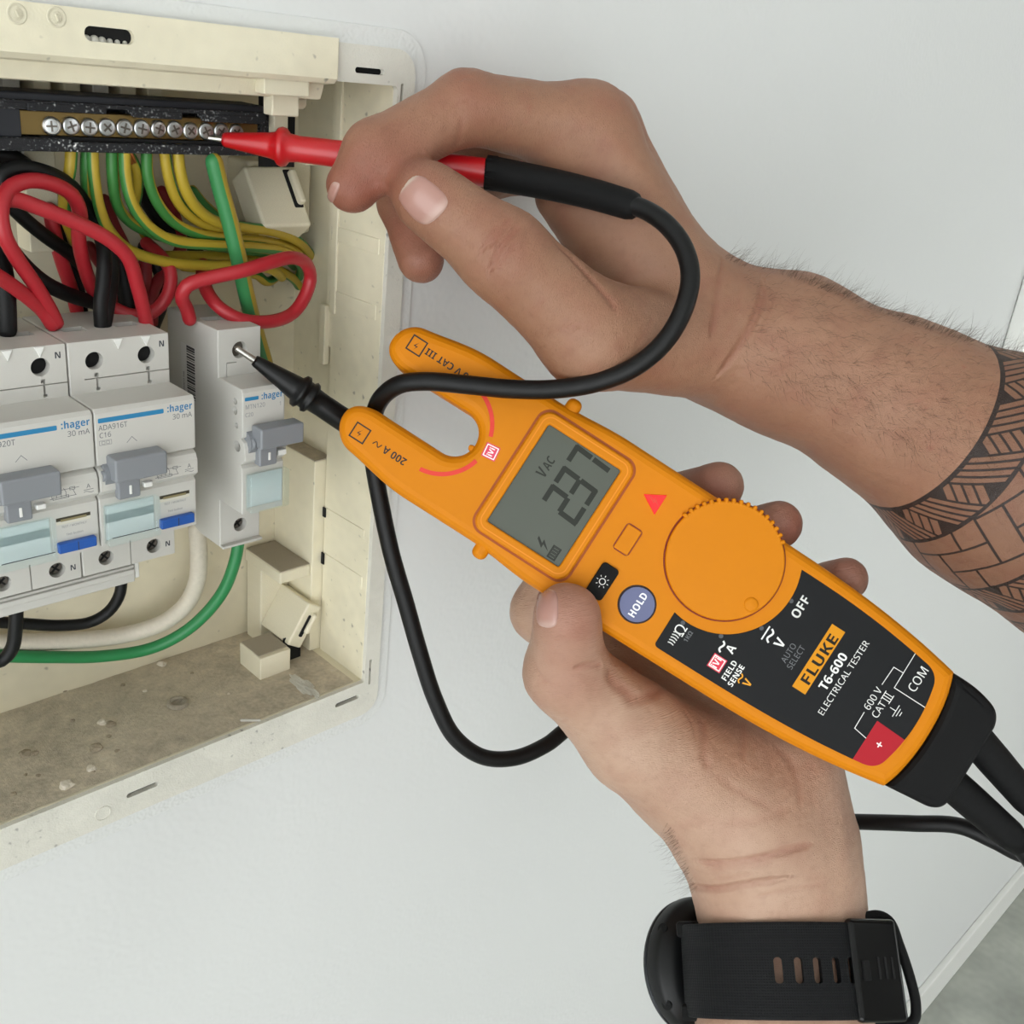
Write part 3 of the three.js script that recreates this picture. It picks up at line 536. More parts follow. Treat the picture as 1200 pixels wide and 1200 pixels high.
[['dark red wire deep in the box behind the earth wires', [[122, 235, -.055], [132, 262, -.055], [150, 300, -.055], [160, 360, -.055]]], ['dark red wire deep behind the black pair', [[105, 290, -.055], [125, 320, -.055], [140, 365, -.05]]], ['dark red wire deep behind the bundle', [[190, 225, -.058], [205, 255, -.058], [212, 290, -.058], [180, 340, -.055], [178, 380, -.05]]], ['dark red wire left of the red hook', [[170, 300, -.056], [170, 330, -.056], [160, 372, -.05]]]].forEach(([label, list]) => wire('red_wire', label, list, RR, M.darkRed, { group: 'red wires above the breakers' }));
const RB = 0.0025;
[
  ['black wire arching over the red loops at the left', [[2, 220, -.018], [3, 205, -.018], [20, 197, -.018], [52, 202, -.02], [80, 216, -.024], [100, 240, -.028], [118, 262, -.03], [128, 285, -.03], [131, 320, -.026], [127, 352, -.022], [122, 380, -.0185]], RB],
  ['black wire dropping straight into the middle breaker', [[108, 248, -.04], [116, 270, -.03], [122, 295, -.022], [121, 330, -.019], [118, 355, -.0185], [119, 381, -.0185]], RB],
  ['black wire sagging low from the left edge to the middle', [[-2, 262, -.025], [5, 280, -.025], [22, 304, -.026], [50, 330, -.028], [82, 346, -.031], [112, 355, -.036], [130, 362, -.045]], RB * 1.05],
  ['black wire slanting behind the sloping red wire', [[8, 236, -.03], [28, 256, -.03], [55, 278, -.032], [78, 294, -.035], [100, 315, -.045]], RB * 0.95],
  ['thick black wire standing in the left breaker at the picture edge', [[8, 386, -.0185], [7, 355, -.0185], [4, 322, -.018], [-4, 295, -.018], [-30, 270, -.02]], RB * 1.25],
  ['black wire hanging deep at the left behind the red wires', [[66, 236, -.045], [72, 262, -.046], [80, 300, -.046], [90, 340, -.046], [94, 365, -.045]], RB * 1.1],
  ['black wire deep beside the hooked red wire', [[170, 290, -.06], [188, 320, -.058], [190, 350, -.058], [178, 385, -.05]], RB * 1.1],
  ['black wire lying deep behind the middle of the bundle', [[165, 225, -.06], [182, 250, -.06], [200, 270, -.06], [230, 290, -.06]], RB * 1.2],
  ['black wire at upper left behind the small white clip', [[-5, 182, -.03], [10, 184, -.031], [22, 190, -.033], [40, 205, -.045]], RB * 1.2],
  ['black wire deep behind the pair above the middle breaker', [[140, 290, -.05], [146, 330, -.05], [152, 372, -.045]], RB * 1.3],
].forEach(([label, list, r]) => wire('black_wire', label, list, r, M.blackWire, { group: 'black wires in the box' }));
wire('black_cable', 'black cable bending left below the left breaker', [[19, 715, -.0105], [18, 738, -.0105], [14, 760, -.011], [2, 774, -.012], [-20, 778, -.013], [-60, 776, -.015]], 0.0024, M.cable);
wire('black_cable', 'black cable curving under the middle breaker', [[143, 676, -.022], [140, 697, -.022], [128, 716, -.022], [106, 729, -.024], [70, 733, -.026], [30, 731, -.028], [-20, 728, -.03]], 0.0022, M.cable);
wire('white_cable', 'thick white sheathed cable curving along the back of the box', [[231, 618, -.042], [233, 650, -.042], [231, 680, -.043], [218, 708, -.046], [192, 729, -.05], [150, 743, -.056], [95, 750, -.058], [-20, 754, -.06]], 0.0037, M.whiteWire, { radial: 16 });
wire('green_wire', 'plain green wire sweeping from the narrow breaker along the back', [[280, 632, -.03], [276, 655, -.03], [264, 688, -.032], [244, 716, -.036], [214, 742, -.042], [176, 760, -.048], [120, 769, -.052], [60, 770, -.054], [-20, 768, -.056]], 0.0026, M.greenWire, { radial: 16 });

// ------------------------------------------------------------------ plaster crumbs on the dusty bottom
{
  const crumbGeo = (r, s) => { const g = new THREE.IcosahedronGeometry(r, 3), p = g.attributes.position; for (let i = 0; i < p.count; i++) { const v = V3().fromBufferAttribute(p, i), k = 1 + 0.45 * noise.noise(v.x / r * 1.1 + s, v.y / r * 1.1, v.z / r * 1.1) + 0.16 * noise.noise(v.x / r * 3 + s, v.y / r * 3, v.z / r * 3); p.setXYZ(i, v.x * k, Math.max(v.y * k * 0.6, -r * 0.25), v.z * k); } const c = toCreasedNormals(g, 0.5); return c; };
  const lump = (x, z, r, mat, label, group, s) => { const t = thing('plaster_crumb', label, 'plaster crumb', V3(x, BY - 0.2706 + r * 0.2, z), group); part(t, 'chunk', crumbGeo(r, s), mat); t.rotation.y = s * 2.1; };
  lump(0.1206, -0.0065, 0.0026, M.crumb, 'largest pale angular plaster chunk near the front edge of the box bottom', null, 1);
  lump(0.1484, -0.0364, 0.0019, M.crumb, 'pale plaster chunk in the middle cluster on the dusty bottom', null, 2);
  lump(0.1505, -0.033, 0.0018, M.crumbDark, 'brown plaster chunk touching the pale chunk of the middle cluster', null, 3);
  lump(0.1887, -0.0625, 0.0021, M.crumb, 'pale plaster chunk against the back wall on the box bottom', null, 4);
  lump(0.1161, -0.0341, 0.0022, M.crumbDark, 'flat dark brown flake lying left on the dusty bottom', null, 5);
  lump(0.119, -0.0325, 0.0014, M.crumbDark, 'small brown flake right beside the flat dark flake', null, 6);
  lump(0.1392, -0.0215, 0.0023, M.crumbDark, 'dark brown lump between the middle cluster and the front edge', null, 7);
  lump(0.1321, -0.0105, 0.0018, M.crumb, 'greyish crumb right of the largest chunk near the front edge', null, 8);
  for (const [px, py, r] of [[85, 846, 1.1], [144, 804, 1.1], [170, 811, 1.0], [137, 881, 0.9], [45, 910, 0.9], [16, 932, 1.1], [30, 909, 0.7], [128, 864, 0.9], [75, 810, 1.5], [268, 814, 0.6], [225, 790, 0.8], [110, 905, 0.6]]) {
    const q = (() => { const r0 = ray(px, py), t = (BY - 0.271 - camera.position.y) / r0.y; return camera.position.clone().addScaledVector(r0, t); })();
    lump(q.x, q.z, r * 0.001, rnd() < 0.5 ? M.crumb : M.crumbDark, 'tiny plaster crumb scattered on the dusty bottom of the box', 'tiny plaster crumbs', 10 + px);
  }
  const sp = run([[283, 838, -0.004], [297, 846, -0.001], [304, 856, 0.0005]]).map((v) => V3(v.x, BY - 0.2702, v.z));
  const t = thing('plaster_sliver', 'pale curved sliver lying at the front edge of the box bottom', 'plaster crumb', sp[1]); wpart(t, 'sliver', tube(sp, 0.0006, { radial: 6, step: 0.001 }), M.flange);
}

// ------------------------------------------------------------------ the electrical tester (local frame in mm scaled to metres: x along the display text, y to the fork, z to the viewer)
const TD = 0.355;
const testerPos = at(649, 581, TD);
const eRight = V3(0.5405, 0.8413, 0).applyQuaternion(camQ), eUp = V3(-0.8413, 0.5405, 0).applyQuaternion(camQ), eOut = V3(0, 0, 1).applyQuaternion(camQ);
const testerQ = new THREE.Quaternion().setFromRotationMatrix(new THREE.Matrix4().makeBasis(eRight, eUp, eOut));
const tester = thing('electrical_tester', 'orange handheld fork tester showing 237 on its grey display, held in the lower hand', 'electrical tester', testerPos);
tester.quaternion.copy(testerQ);
const mm = 0.001;
const tl = (x, y, z) => V3(x * mm, y * mm, z * mm).applyQuaternion(testerQ).add(testerPos);   // tester mm -> world
{
  const T = tester, sc = (g) => g.scale(mm, mm, mm), tp = (parent, name, g, m, label) => part(parent, name, sc(g), m, label);
  // body outline with the fork
  const outline = (inset, bottom) => {
    const s = new THREE.Shape(), I = inset;
    s.moveTo(-8.3 - I * 0, 41);
    s.absarc(0, 41, 8.3 + I, Math.PI, 2 * Math.PI, false);
    s.lineTo(8.0 + I, 68); s.bezierCurveTo(8.6 + I, 74, 11.5, 77.2 - I, 15.5, 77.2 - I); s.bezierCurveTo(20, 77.2 - I, 24.4 - I, 74, 25 - I, 69);
    s.bezierCurveTo(26.5 - I, 60, 28.7 - I, 54, 28.9 - I, 44); s.lineTo(28.8 - I, 16); s.bezierCurveTo(29.2 - I, 5, 30.6 - I, -2, 30.6 - I, -12); s.lineTo(30.3 - I, -80);
    s.bezierCurveTo(30 - I, -105, 29.2 - I, -125, 24 - I, -151); s.bezierCurveTo(12, bottom - 5, -12, bottom - 5, -23 + I, -152);
    s.bezierCurveTo(-28.4 + I, -125, -29.6 + I, -105, -30 + I, -80); s.lineTo(-30.8 + I, -12); s.bezierCurveTo(-30.8 + I, -2, -29.2 + I, 5, -28.8 + I, 16); s.lineTo(-28.9 + I, 44);
    s.bezierCurveTo(-28.7 + I, 54, -26.5 + I, 60, -25.4 + I, 69); s.bezierCurveTo(-24.6 + I, 74, -20, 77.4 - I, -15.8, 77.4 - I); s.bezierCurveTo(-11.5, 77.4 - I, -8.8 - I, 74, -8.3 - I, 68);
    s.closePath(); return s;
  };
  const shell = extr(outline(0, -152), 17, 4.2, 4, 20).translate(0, 0, -17);
  tp(T, 'front_shell', shell, M.yellow);
  // rear half, without the fork's full depth
  const rear = new THREE.Shape(); rear.moveTo(-27, 26); rear.bezierCurveTo(-14, 14, 14, 14, 27, 26); rear.lineTo(28.5, -12); rear.lineTo(28, -80); rear.bezierCurveTo(27.6, -110, 26, -130, 22.5, -150); rear.lineTo(-22.5, -150); rear.bezierCurveTo(-26, -130, -27.6, -110, -28, -80); rear.lineTo(-28.6, -12); rear.closePath();
  tp(T, 'rear_shell', extr(rear, 15, 3.5, 3).translate(0, 0, -28.5), M.yellow);
  for (const s of [-1, 1]) tp(T, 'grip_rib', new RoundedBoxGeometry(8, 5.6, 13, 4, 2.4).translate(s * 28.9, 11, -8.2), M.yellow);
  tp(T, 'gap_nib', new RoundedBoxGeometry(2.2, 2.2, 6, 2, 0.8).rotateZ(0.4).translate(-1.4, 33.2, -6), M.yellow);
  // display
  const bez = rshape(-24, -19, 24.2, 18.8, 4.5); bez.holes.push(rhole(-19.9, -14.8, 19.9, 14.8, 0.8));
  const B = tp(T, 'display_bezel', extr(bez, 2.4, 0.8, 3).translate(0, 0, -1.0), M.yellow);
  const g1 = rshape(-22.6, -17.5, 22.8, 17.3, 3.6); g1.holes.push(rhole(-22.2, -17.1, 22.4, 16.9, 3.2));
  tp(B, 'bezel_line', extr(g1, 0.2).translate(0, 0, 1.25), std({ color: S('#e0890c'), roughness: 0.6 }));
  const g2 = rshape(-25, -20, 25.2, 19.8, 5.2); g2.holes.push(rhole(-24.2, -19.2, 24.4, 19, 4.6));
  tp(B, 'bezel_groove', extr(g2, 0.3).translate(0, 0, -0.25), std({ color: S('#9c4a12'), roughness: 0.7 }));
  const lcd = canvasTex(960, 714, (c, w, h) => {
    const k = w / 39.8; c.fillStyle = '#545850'; c.fillRect(0, 0, w, h); c.setTransform(k, 0, 0, k, w / 2, h / 2);
    c.strokeStyle = '#23261f'; c.lineCap = 'butt'; c.lineWidth = 1.85;
    const seg = (x, y, s) => {                       // 7-segment digit, y up in mm, slightly slanted
      const X = (u, v) => x + u * 5.6 + (v - 0.5) * 0.9, Y = (v) => -(y + v * 13.2), g = 0.045;
      const P = { a: [0.0, 1, 1.1, 1], b: [1, 1.04, 1, 0.53], c: [1, 0.47, 1, -0.04], d: [0, 0, 1.1, 0], e: [0, 0.5, 0, -0.06], f: [0, 1.04, 0, 0.53], g: [0, 0.5, 1, 0.5] };
      for (const ch of s) { const [a, b, e, f] = P[ch]; c.beginPath(); c.moveTo(X(a, b), Y(b)); c.lineTo(X(e, f), Y(f)); c.stroke(); }
    };
    seg(-3.6, -11.2, 'abged'); seg(3.9, -11.2, 'abgcd'); seg(12.5, -10.9, 'abc');
    c.save(); c.transform(1, 0, -0.1, 1, 0, 0); text(c, 'V', 2.4, -8.0, 5.4, '#23261f', { bold: true, sx: 0.8 }); text(c, 'AC', 5.6, -7.6, 4.3, '#23261f', { bold: true, sx: 0.8 }); c.restore();
    c.fillStyle = '#23261f'; c.beginPath(); c.moveTo(-15.4, 3.2); c.lineTo(-17.6, 6.0); c.lineTo(-16.1, 6.0); c.lineTo(-17.4, 8.8); c.lineTo(-14.5, 5.4); c.lineTo(-16, 5.4); c.lineTo(-14.4, 3.2); c.fill();
    c.lineWidth = 0.35; for (let i = 0; i < 4; i++) { c.strokeRect(-18.6 + i * 1.05, 9.6, 0.62, 2.4); } c.strokeRect(-18.9, 9.3, 4.5, 3);
    c.setTransform(1, 0, 0, 1, 0, 0); c.strokeStyle = 'rgba(40,42,36,.55)'; c.lineWidth = 8; c.strokeRect(0, 0, w, h);
  });
  tp(B, 'display_glass', new THREE.PlaneGeometry(39.8, 29.6).translate(0, 0, 0.12), phy({ map: lcd, roughness: 0.3, specularIntensity: 0.6 }), 'grey liquid crystal display reading 237 V AC');
  // voltage warning light
  const tri = new THREE.Shape(); tri.moveTo(17.3, -25.9); tri.lineTo(21.3, -32.9); tri.lineTo(13.3, -32.9); tri.closePath();
  const W = tp(T, 'warning_light', extr(tri, 0.6, 0.15, 1).translate(0, 0, -0.1), std({ color: S('#b80c10'), emissive: S('#ff0a14'), emissiveIntensity: 0.6, roughness: 0.4 }), 'lit red triangle');
  const bolt = new THREE.Shape(); [[17.7, -28], [16.3, -30.6], [17.2, -30.6], [16.6, -32.4], [18.6, -30], [17.6, -30], [18.2, -28]].forEach((p, i) => i ? bolt.lineTo(...p) : bolt.moveTo(...p)); bolt.closePath();
  tp(W, 'bolt_mark', extr(bolt, 0.1).translate(0, 0, 0.5), M.redInk);
  const warn = new THREE.PointLight(S('#ff2020'), 0.00012, 0.05); warn.position.set(17.3 * mm, -30.6 * mm, 3 * mm); T.add(warn);
  // blank button, backlight button, hold button
  const ro = rshape(-4.2, -33, 6.3, -26.5, 1.4); ro.holes.push(rhole(-3.8, -32.6, 5.9, -26.9, 1.1));
  const bb = tp(T, 'blank_button', new RoundedBoxGeometry(9.7, 5.7, 1.2, 2, 0.5).translate(1.05, -29.75, 0.0), M.yellow);
  tp(bb, 'outline', extr(ro, 0.25).translate(0, 0, -0.08), M.groove);
  const lb = tp(T, 'backlight_button', extr(rshape(-22.2, -33.4, -9.6, -26.8, 1.4), 1.6, 0.4, 2).translate(0, 0, -0.4), M.rubber, 'black button with a white sun');
  const sun = [new THREE.TorusGeometry(1.05, 0.17, 6, 20)]; for (let i = 0; i < 8; i++) { const a = i * Math.PI / 4; sun.push(new THREE.BoxGeometry(0.6, 0.24, 0.2).translate(2, 0, 0).rotateZ(a)); }
  tp(lb, 'sun_symbol', merge(sun).translate(-15.9, -30.1, 1.2), M.whiteInk);
  const hold = canvasTex(256, 256, (c) => { c.fillStyle = '#5f6489'; c.fillRect(0, 0, 256, 256); c.setTransform(256 / 13, 0, 0, 256 / 13, 128, 128); text(c, 'HOLD', 0, 0.2, 3.9, '#f2f2f4', { bold: true, align: 'center' }); });
  const hb = tp(T, 'hold_button', cyl(6.1, 6.3, 1.8, 40).rotateX(Math.PI / 2).translate(-16.1, -44.6, -0.2), std({ color: S('#5f6489'), roughness: 0.45 }), 'round blue grey button reading HOLD');
  tp(hb, 'printed_face', new THREE.CircleGeometry(5.9, 40).translate(-16.1, -44.6, 0.73), std({ map: hold, roughness: 0.45 }));
  tp(hb, 'ring', new THREE.TorusGeometry(6.45, 0.35, 8, 48).translate(-16.1, -44.6, 0.0), std({ color: S('#2a1712'), roughness: 0.6 }));
  // dial
  const dx = 13.1, dy = -61.9;
  const dial = tp(T, 'range_dial', lathe([[0.001, 0], [20.2, 0], [20.7, 0.6], [20.7, 1.6], [20.1, 2.3], [0.001, 2.3]], 72).rotateX(Math.PI / 2).translate(dx, dy, -0.6), M.yellow);
  tp(dial, 'dial_gap', new THREE.TorusGeometry(20.95, 0.3, 8, 90).translate(dx, dy, 0.15), M.groove);
  tp(dial, 'pointer_dimple', lathe([[2.6, 0], [2.4, 0.5], [1.6, 0.8], [0.001, 0.9]], 20).rotateX(Math.PI / 2).translate(dx - 7.9, dy - 15.6, 1.6), M.yellow);
  for (let i = 0; i < 17; i++) { const a = (74 - i * 7.1) * Math.PI / 180; tp(dial, 'knurl', new RoundedBoxGeometry(2.4, 1.5, 2.6, 2, 0.65).rotateZ(a).translate(dx + 20.6 * Math.cos(a), dy + 20.6 * Math.sin(a), 0.5), M.yellow); }
  tp(dial, 'knurl_wheel', lathe([[0.001, 0], [20.6, 0], [20.6, 6], [0.001, 6]], 60).rotateX(Math.PI / 2).translate(dx, dy, -7), M.yellowDeep);
  // printed panel
  const pn = new THREE.Shape(); pn.moveTo(24.9, -86.2);
  { const a0 = Math.atan2(-86.2 - dy, 24.9 - dx), a1 = Math.atan2(-57 - dy, -11.6 - dx) - 2 * Math.PI; for (let i = 1; i <= 40; i++) { const a = a0 + (a1 - a0) * i / 40, r = 26.9 - 2 * i / 40; pn.lineTo(dx + r * Math.cos(a), dy + r * Math.sin(a)); } }
  pn.lineTo(-23.5, -57.2); pn.quadraticCurveTo(-24.9, -57.3, -24.9, -59); pn.bezierCurveTo(-24.6, -95, -24, -115, -20.3, -140); pn.quadraticCurveTo(-19.5, -145.2, -15, -146.3); pn.quadraticCurveTo(0.5, -150.4, 16, -146.3); pn.quadraticCurveTo(20, -145, 20.9, -140.5); pn.bezierCurveTo(24.2, -120, 24.9, -105, 24.9, -86.2);
  const PX = [-27, 27], PY = [-152, -54];
  const panelTex = canvasTex(1080, 1960, (c, w, h) => {
    c.fillStyle = '#17181a'; c.fillRect(0, 0, w, h); c.setTransform(20, 0, 0, -20, 540, -54 * 20 + 0); c.translate(0, 0);
    const K = 20; c.setTransform(K, 0, 0, K, 540, -54 * K); // y down, y_mm = -Y
    const t = (s, x, y, size, color = '#e9e9e6', o = {}) => text(c, s, x, -y, size, color, { align: 'center', bold: true, ...o });
    const dot = (x, y) => { c.fillStyle = '#55575b'; c.beginPath(); c.arc(x, -y, 0.8, 0, 7); c.fill(); };
    c.setTransform(K, 0, 0, K, 540, -54 * K);
    dot(13.8, -88.9); dot(0.3, -85.3); dot(-9.6, -75); dot(-12.9, -61.4);
    t('OFF', 13.7, -92.8, 4.5, '#d9d9d6', { sx: 1.02 });
    t('Ω', -15.4, -61.9, 5.4, '#e6e6e3', { bold: false });
    c.strokeStyle = '#d2d2cf'; c.lineWidth = 0.42; for (let i = 0; i < 5; i++) { c.beginPath(); c.arc(-23.6 + i * 1.05, 61.7, 2.6 - 0 * i, -0.45 - i * 0.03, 0.45 + i * 0.03); c.stroke(); }
    t('1KΩ', -15.9, -65.8, 2.2, '#6b6d70');
    const tilde = (x, y, s, col, lw = 0.55) => { c.strokeStyle = col; c.lineWidth = lw; c.beginPath(); c.moveTo(x - s, -y + 0.35 * s); c.bezierCurveTo(x - 0.4 * s, -y - 1.1 * s, x + 0.4 * s, -y + 1.1 * s, x + s, -y - 0.35 * s); c.stroke(); };
    tilde(-12.5, -77.2, 1.9, '#e9e9e6', 0.7); t('A', -11.5, -80.3, 4.3);
    const iv = (x, y, s) => { c.fillStyle = '#d83a4e'; c.fillRect(x - s, -y - s, 2 * s, 2 * s); c.strokeStyle = '#f3e6e4'; c.lineWidth = s * 0.17; c.strokeRect(x - s * 0.78, -y - s * 0.78, s * 1.56, s * 1.56); text(c, 'iVi', x, -y - s * 0.05, s * 1.25, '#f7efee', { bold: true, align: 'center' }); };
    iv(-18.2, -78.9, 2.6);
    t('FIELD', -18.1, -83.4, 2.9); t('SENSE', -18.3, -86.3, 2.9);
    tilde(-18.3, -88.6, 1.6, '#e9a02c', 0.5); t('V', -18.3, -91.4, 4, '#e9a02c');
    c.strokeStyle = '#e9e9e6'; c.lineWidth = 0.55; c.beginPath(); c.moveTo(-3, 87.4); c.lineTo(2.4, 87.4); c.stroke(); tilde(-0.3, -89.3, 2.3, '#e9e9e6', 0.7); t('V', -0.6, -93.2, 5);
    t('AUTO', -1.8, -97.4, 2.9, '#77797c', { bold: false }); t('SELECT', -1.8, -100.4, 2.9, '#77797c', { bold: false });
    c.fillStyle = '#d58e17'; c.fillRect(-10.9, 105.1, 25.7, 5.4); t('FLUKE', 2, -107.9, 5.2, '#1f1d18', { sx: 1.3 });
    t('T6-600', 1.1, -114.4, 4.5, '#e9e9e6', { sx: 1.05 }); t('ELECTRICAL TESTER', 1.1, -118.7, 3.2, '#e0e0dd', { bold: false, sx: 1.08 });
    t('600 V', 0.6, -131.2, 3.5, '#e0e0dd', { bold: false }); t('CAT', -1.5, -135, 3.6, '#e0e0dd', { bold: false });
    c.strokeStyle = '#e0e0dd'; c.lineWidth = 0.3; c.lineJoin = 'miter';
    for (const x of [2.7, 3.7, 4.7]) { c.beginPath(); c.moveTo(x, 133.4); c.lineTo(x, 136.6); c.stroke(); } c.beginPath(); c.moveTo(2, 133.4); c.lineTo(5.4, 133.4); c.moveTo(2, 136.6); c.lineTo(5.4, 136.6); c.stroke();
    const ln = (...p) => { c.beginPath(); p.forEach(([x, y], i) => i ? c.lineTo(x, -y) : c.moveTo(x, -y)); c.stroke(); };
    ln([-4.9, -131], [-11.4, -131.2], [-12.2, -136.4]); ln([6.4, -131], [13.7, -131.2], [13.8, -135]); ln([22, -134.9], [7.8, -135.2], [7.8, -149]);
    ln([1.3, -137.6], [1.3, -140]); ln([-1, -140], [3.6, -140]); ln([-0.2, -141], [2.8, -141]); ln([0.5, -142], [2.1, -142]);
    c.fillStyle = '#ab1f2b'; c.beginPath(); c.moveTo(-25, 136.4); c.lineTo(-5, 136.4); c.lineTo(-5.6, 152); c.lineTo(-25, 152); c.fill();
    t('+', -11.6, -141.6, 4.6, '#f3e4e2'); t('COM', 14.8, -140.6, 4.4, '#e0e0dd', { bold: false, rot: 0, sx: 1.0 });
  });
  const pg = extr(pn, 0.5, 0.1, 1, 20).translate(0, 0, -0.25), pp = pg.attributes.position, pu = [];
  for (let i = 0; i < pp.count; i++) pu.push((pp.getX(i) - PX[0]) / 54, (pp.getY(i) - PY[0]) / 98);
  pg.setAttribute('uv', new THREE.Float32BufferAttribute(pu, 2));
  tp(T, 'printed_panel', pg, phy({ map: panelTex, roughness: 0.5, specularIntensity: 0.35 }), 'black panel with white lettering and a red plus field');
  // print on the fork
  const L = (s, size, x, y) => lettering(s, size, 0.12).rotateZ(Math.PI / 2).translate(x, y, -0.05);
  tp(T, 'lettering', merge([L('600 V CAT III', 2.5, 18.4, 54), L('200 A', 2.6, -18.2, 54)]), M.blackInk);
  const td = new THREE.CatmullRomCurve3([V3(-17.4, 59.6, 0), V3(-18.9, 60.5, 0), V3(-17.4, 61.7, 0), V3(-18.7, 62.7, 0)]);
  tp(T, 'tilde_mark', new THREE.TubeGeometry(td, 16, 0.22, 6).translate(0, 0, -0.1), M.blackInk);
  for (const [x, y] of [[18.1, 67.4], [-18, 67.6]]) {
    const q = new THREE.Shape(); q.moveTo(-3.2, -3.2); q.lineTo(3.2, -3.2); q.lineTo(3.2, 3.2); q.lineTo(-3.2, 3.2); q.closePath(); const h = new THREE.Path(); h.moveTo(-2.65, -2.65); h.lineTo(2.65, -2.65); h.lineTo(2.65, 2.65); h.lineTo(-2.65, 2.65); h.closePath(); q.holes.push(h);
    const z = new THREE.Shape(); [[1.9, -0.5], [-0.3, 0.5], [-0.1, -0.6], [-1.9, 0.3], [-0.6, -0.1], [-0.5, 1.1], [0.9, 0.1], [0.6, 0.2]].forEach((p, i) => i ? z.lineTo(...p) : z.moveTo(...p)); z.closePath();
    tp(T, 'hazard_symbol', merge([extr(q, 0.12), extr(z, 0.12)]).scale(0.92, 0.92, 1).translate(x, y + 0.7, -0.05), M.blackInk);
  }
  const arc = (a0, a1) => { const s = new THREE.Shape(); s.absarc(0, 46, 18.1, a0, a1, false); s.absarc(0, 46, 16.6, a1, a0, true); s.closePath(); return extr(s, 0.12, 0, 1, 24).translate(0, 0, -0.05); };
  tp(T, 'sensing_arc', arc(Math.PI * 1.035, Math.PI * 1.42), M.redInk); tp(T, 'sensing_arc', arc(Math.PI * 1.6, Math.PI * 1.94), M.redInk);
  const ic = rshape(-2.6, -2.6, 2.6, 2.6, 0.3), icm = tp(T, 'sensor_symbol', extr(ic, 0.1).rotateZ(0.12).translate(1, 26.6, -0.05), M.pinkInk, 'small pink square symbol');
  const u1 = rshape(-2.2, -2.2, 2.2, 2.2, 0.2); u1.holes.push(rhole(-1.85, -1.85, 1.85, 1.85, 0.15));
  tp(icm, 'lettering', merge([extr(u1, 0.06), lettering('iVi', 1.9, 0.06)]).rotateZ(0.12).translate(1, 26.6, 0.04), M.whiteInk);
  // rubber boot with its two cable glands
  const bo = new THREE.Shape(); bo.moveTo(23.6, -150.5); bo.bezierCurveTo(23.9, -158, 23.6, -162, 22.2, -167); bo.quadraticCurveTo(21, -172.5, 15, -173.6); bo.lineTo(-14, -174.2); bo.quadraticCurveTo(-20, -174, -20.8, -168); bo.lineTo(-22.6, -152); bo.bezierCurveTo(-12, -157.5, 12, -157, 23.6, -150.5); bo.closePath();
  tp(T, 'rubber_boot', extr(bo, 24, 3, 3).translate(0, 0, -25), M.rubber, 'scuffed black rubber end cap');
  for (const [x, dxx] of [[10.4, -0.30], [-8.4, -0.15]]) tp(T, 'cable_gland', aim(lathe([[0.001, 0], [7, 0], [7, 3.5], [6.3, 5], [6.2, 16], [5.6, 34], [4.4, 40], [0.001, 40]], 24), V3(x, -170, -13), V3(x + dxx * 10, -180, -13)), M.rubber);
}

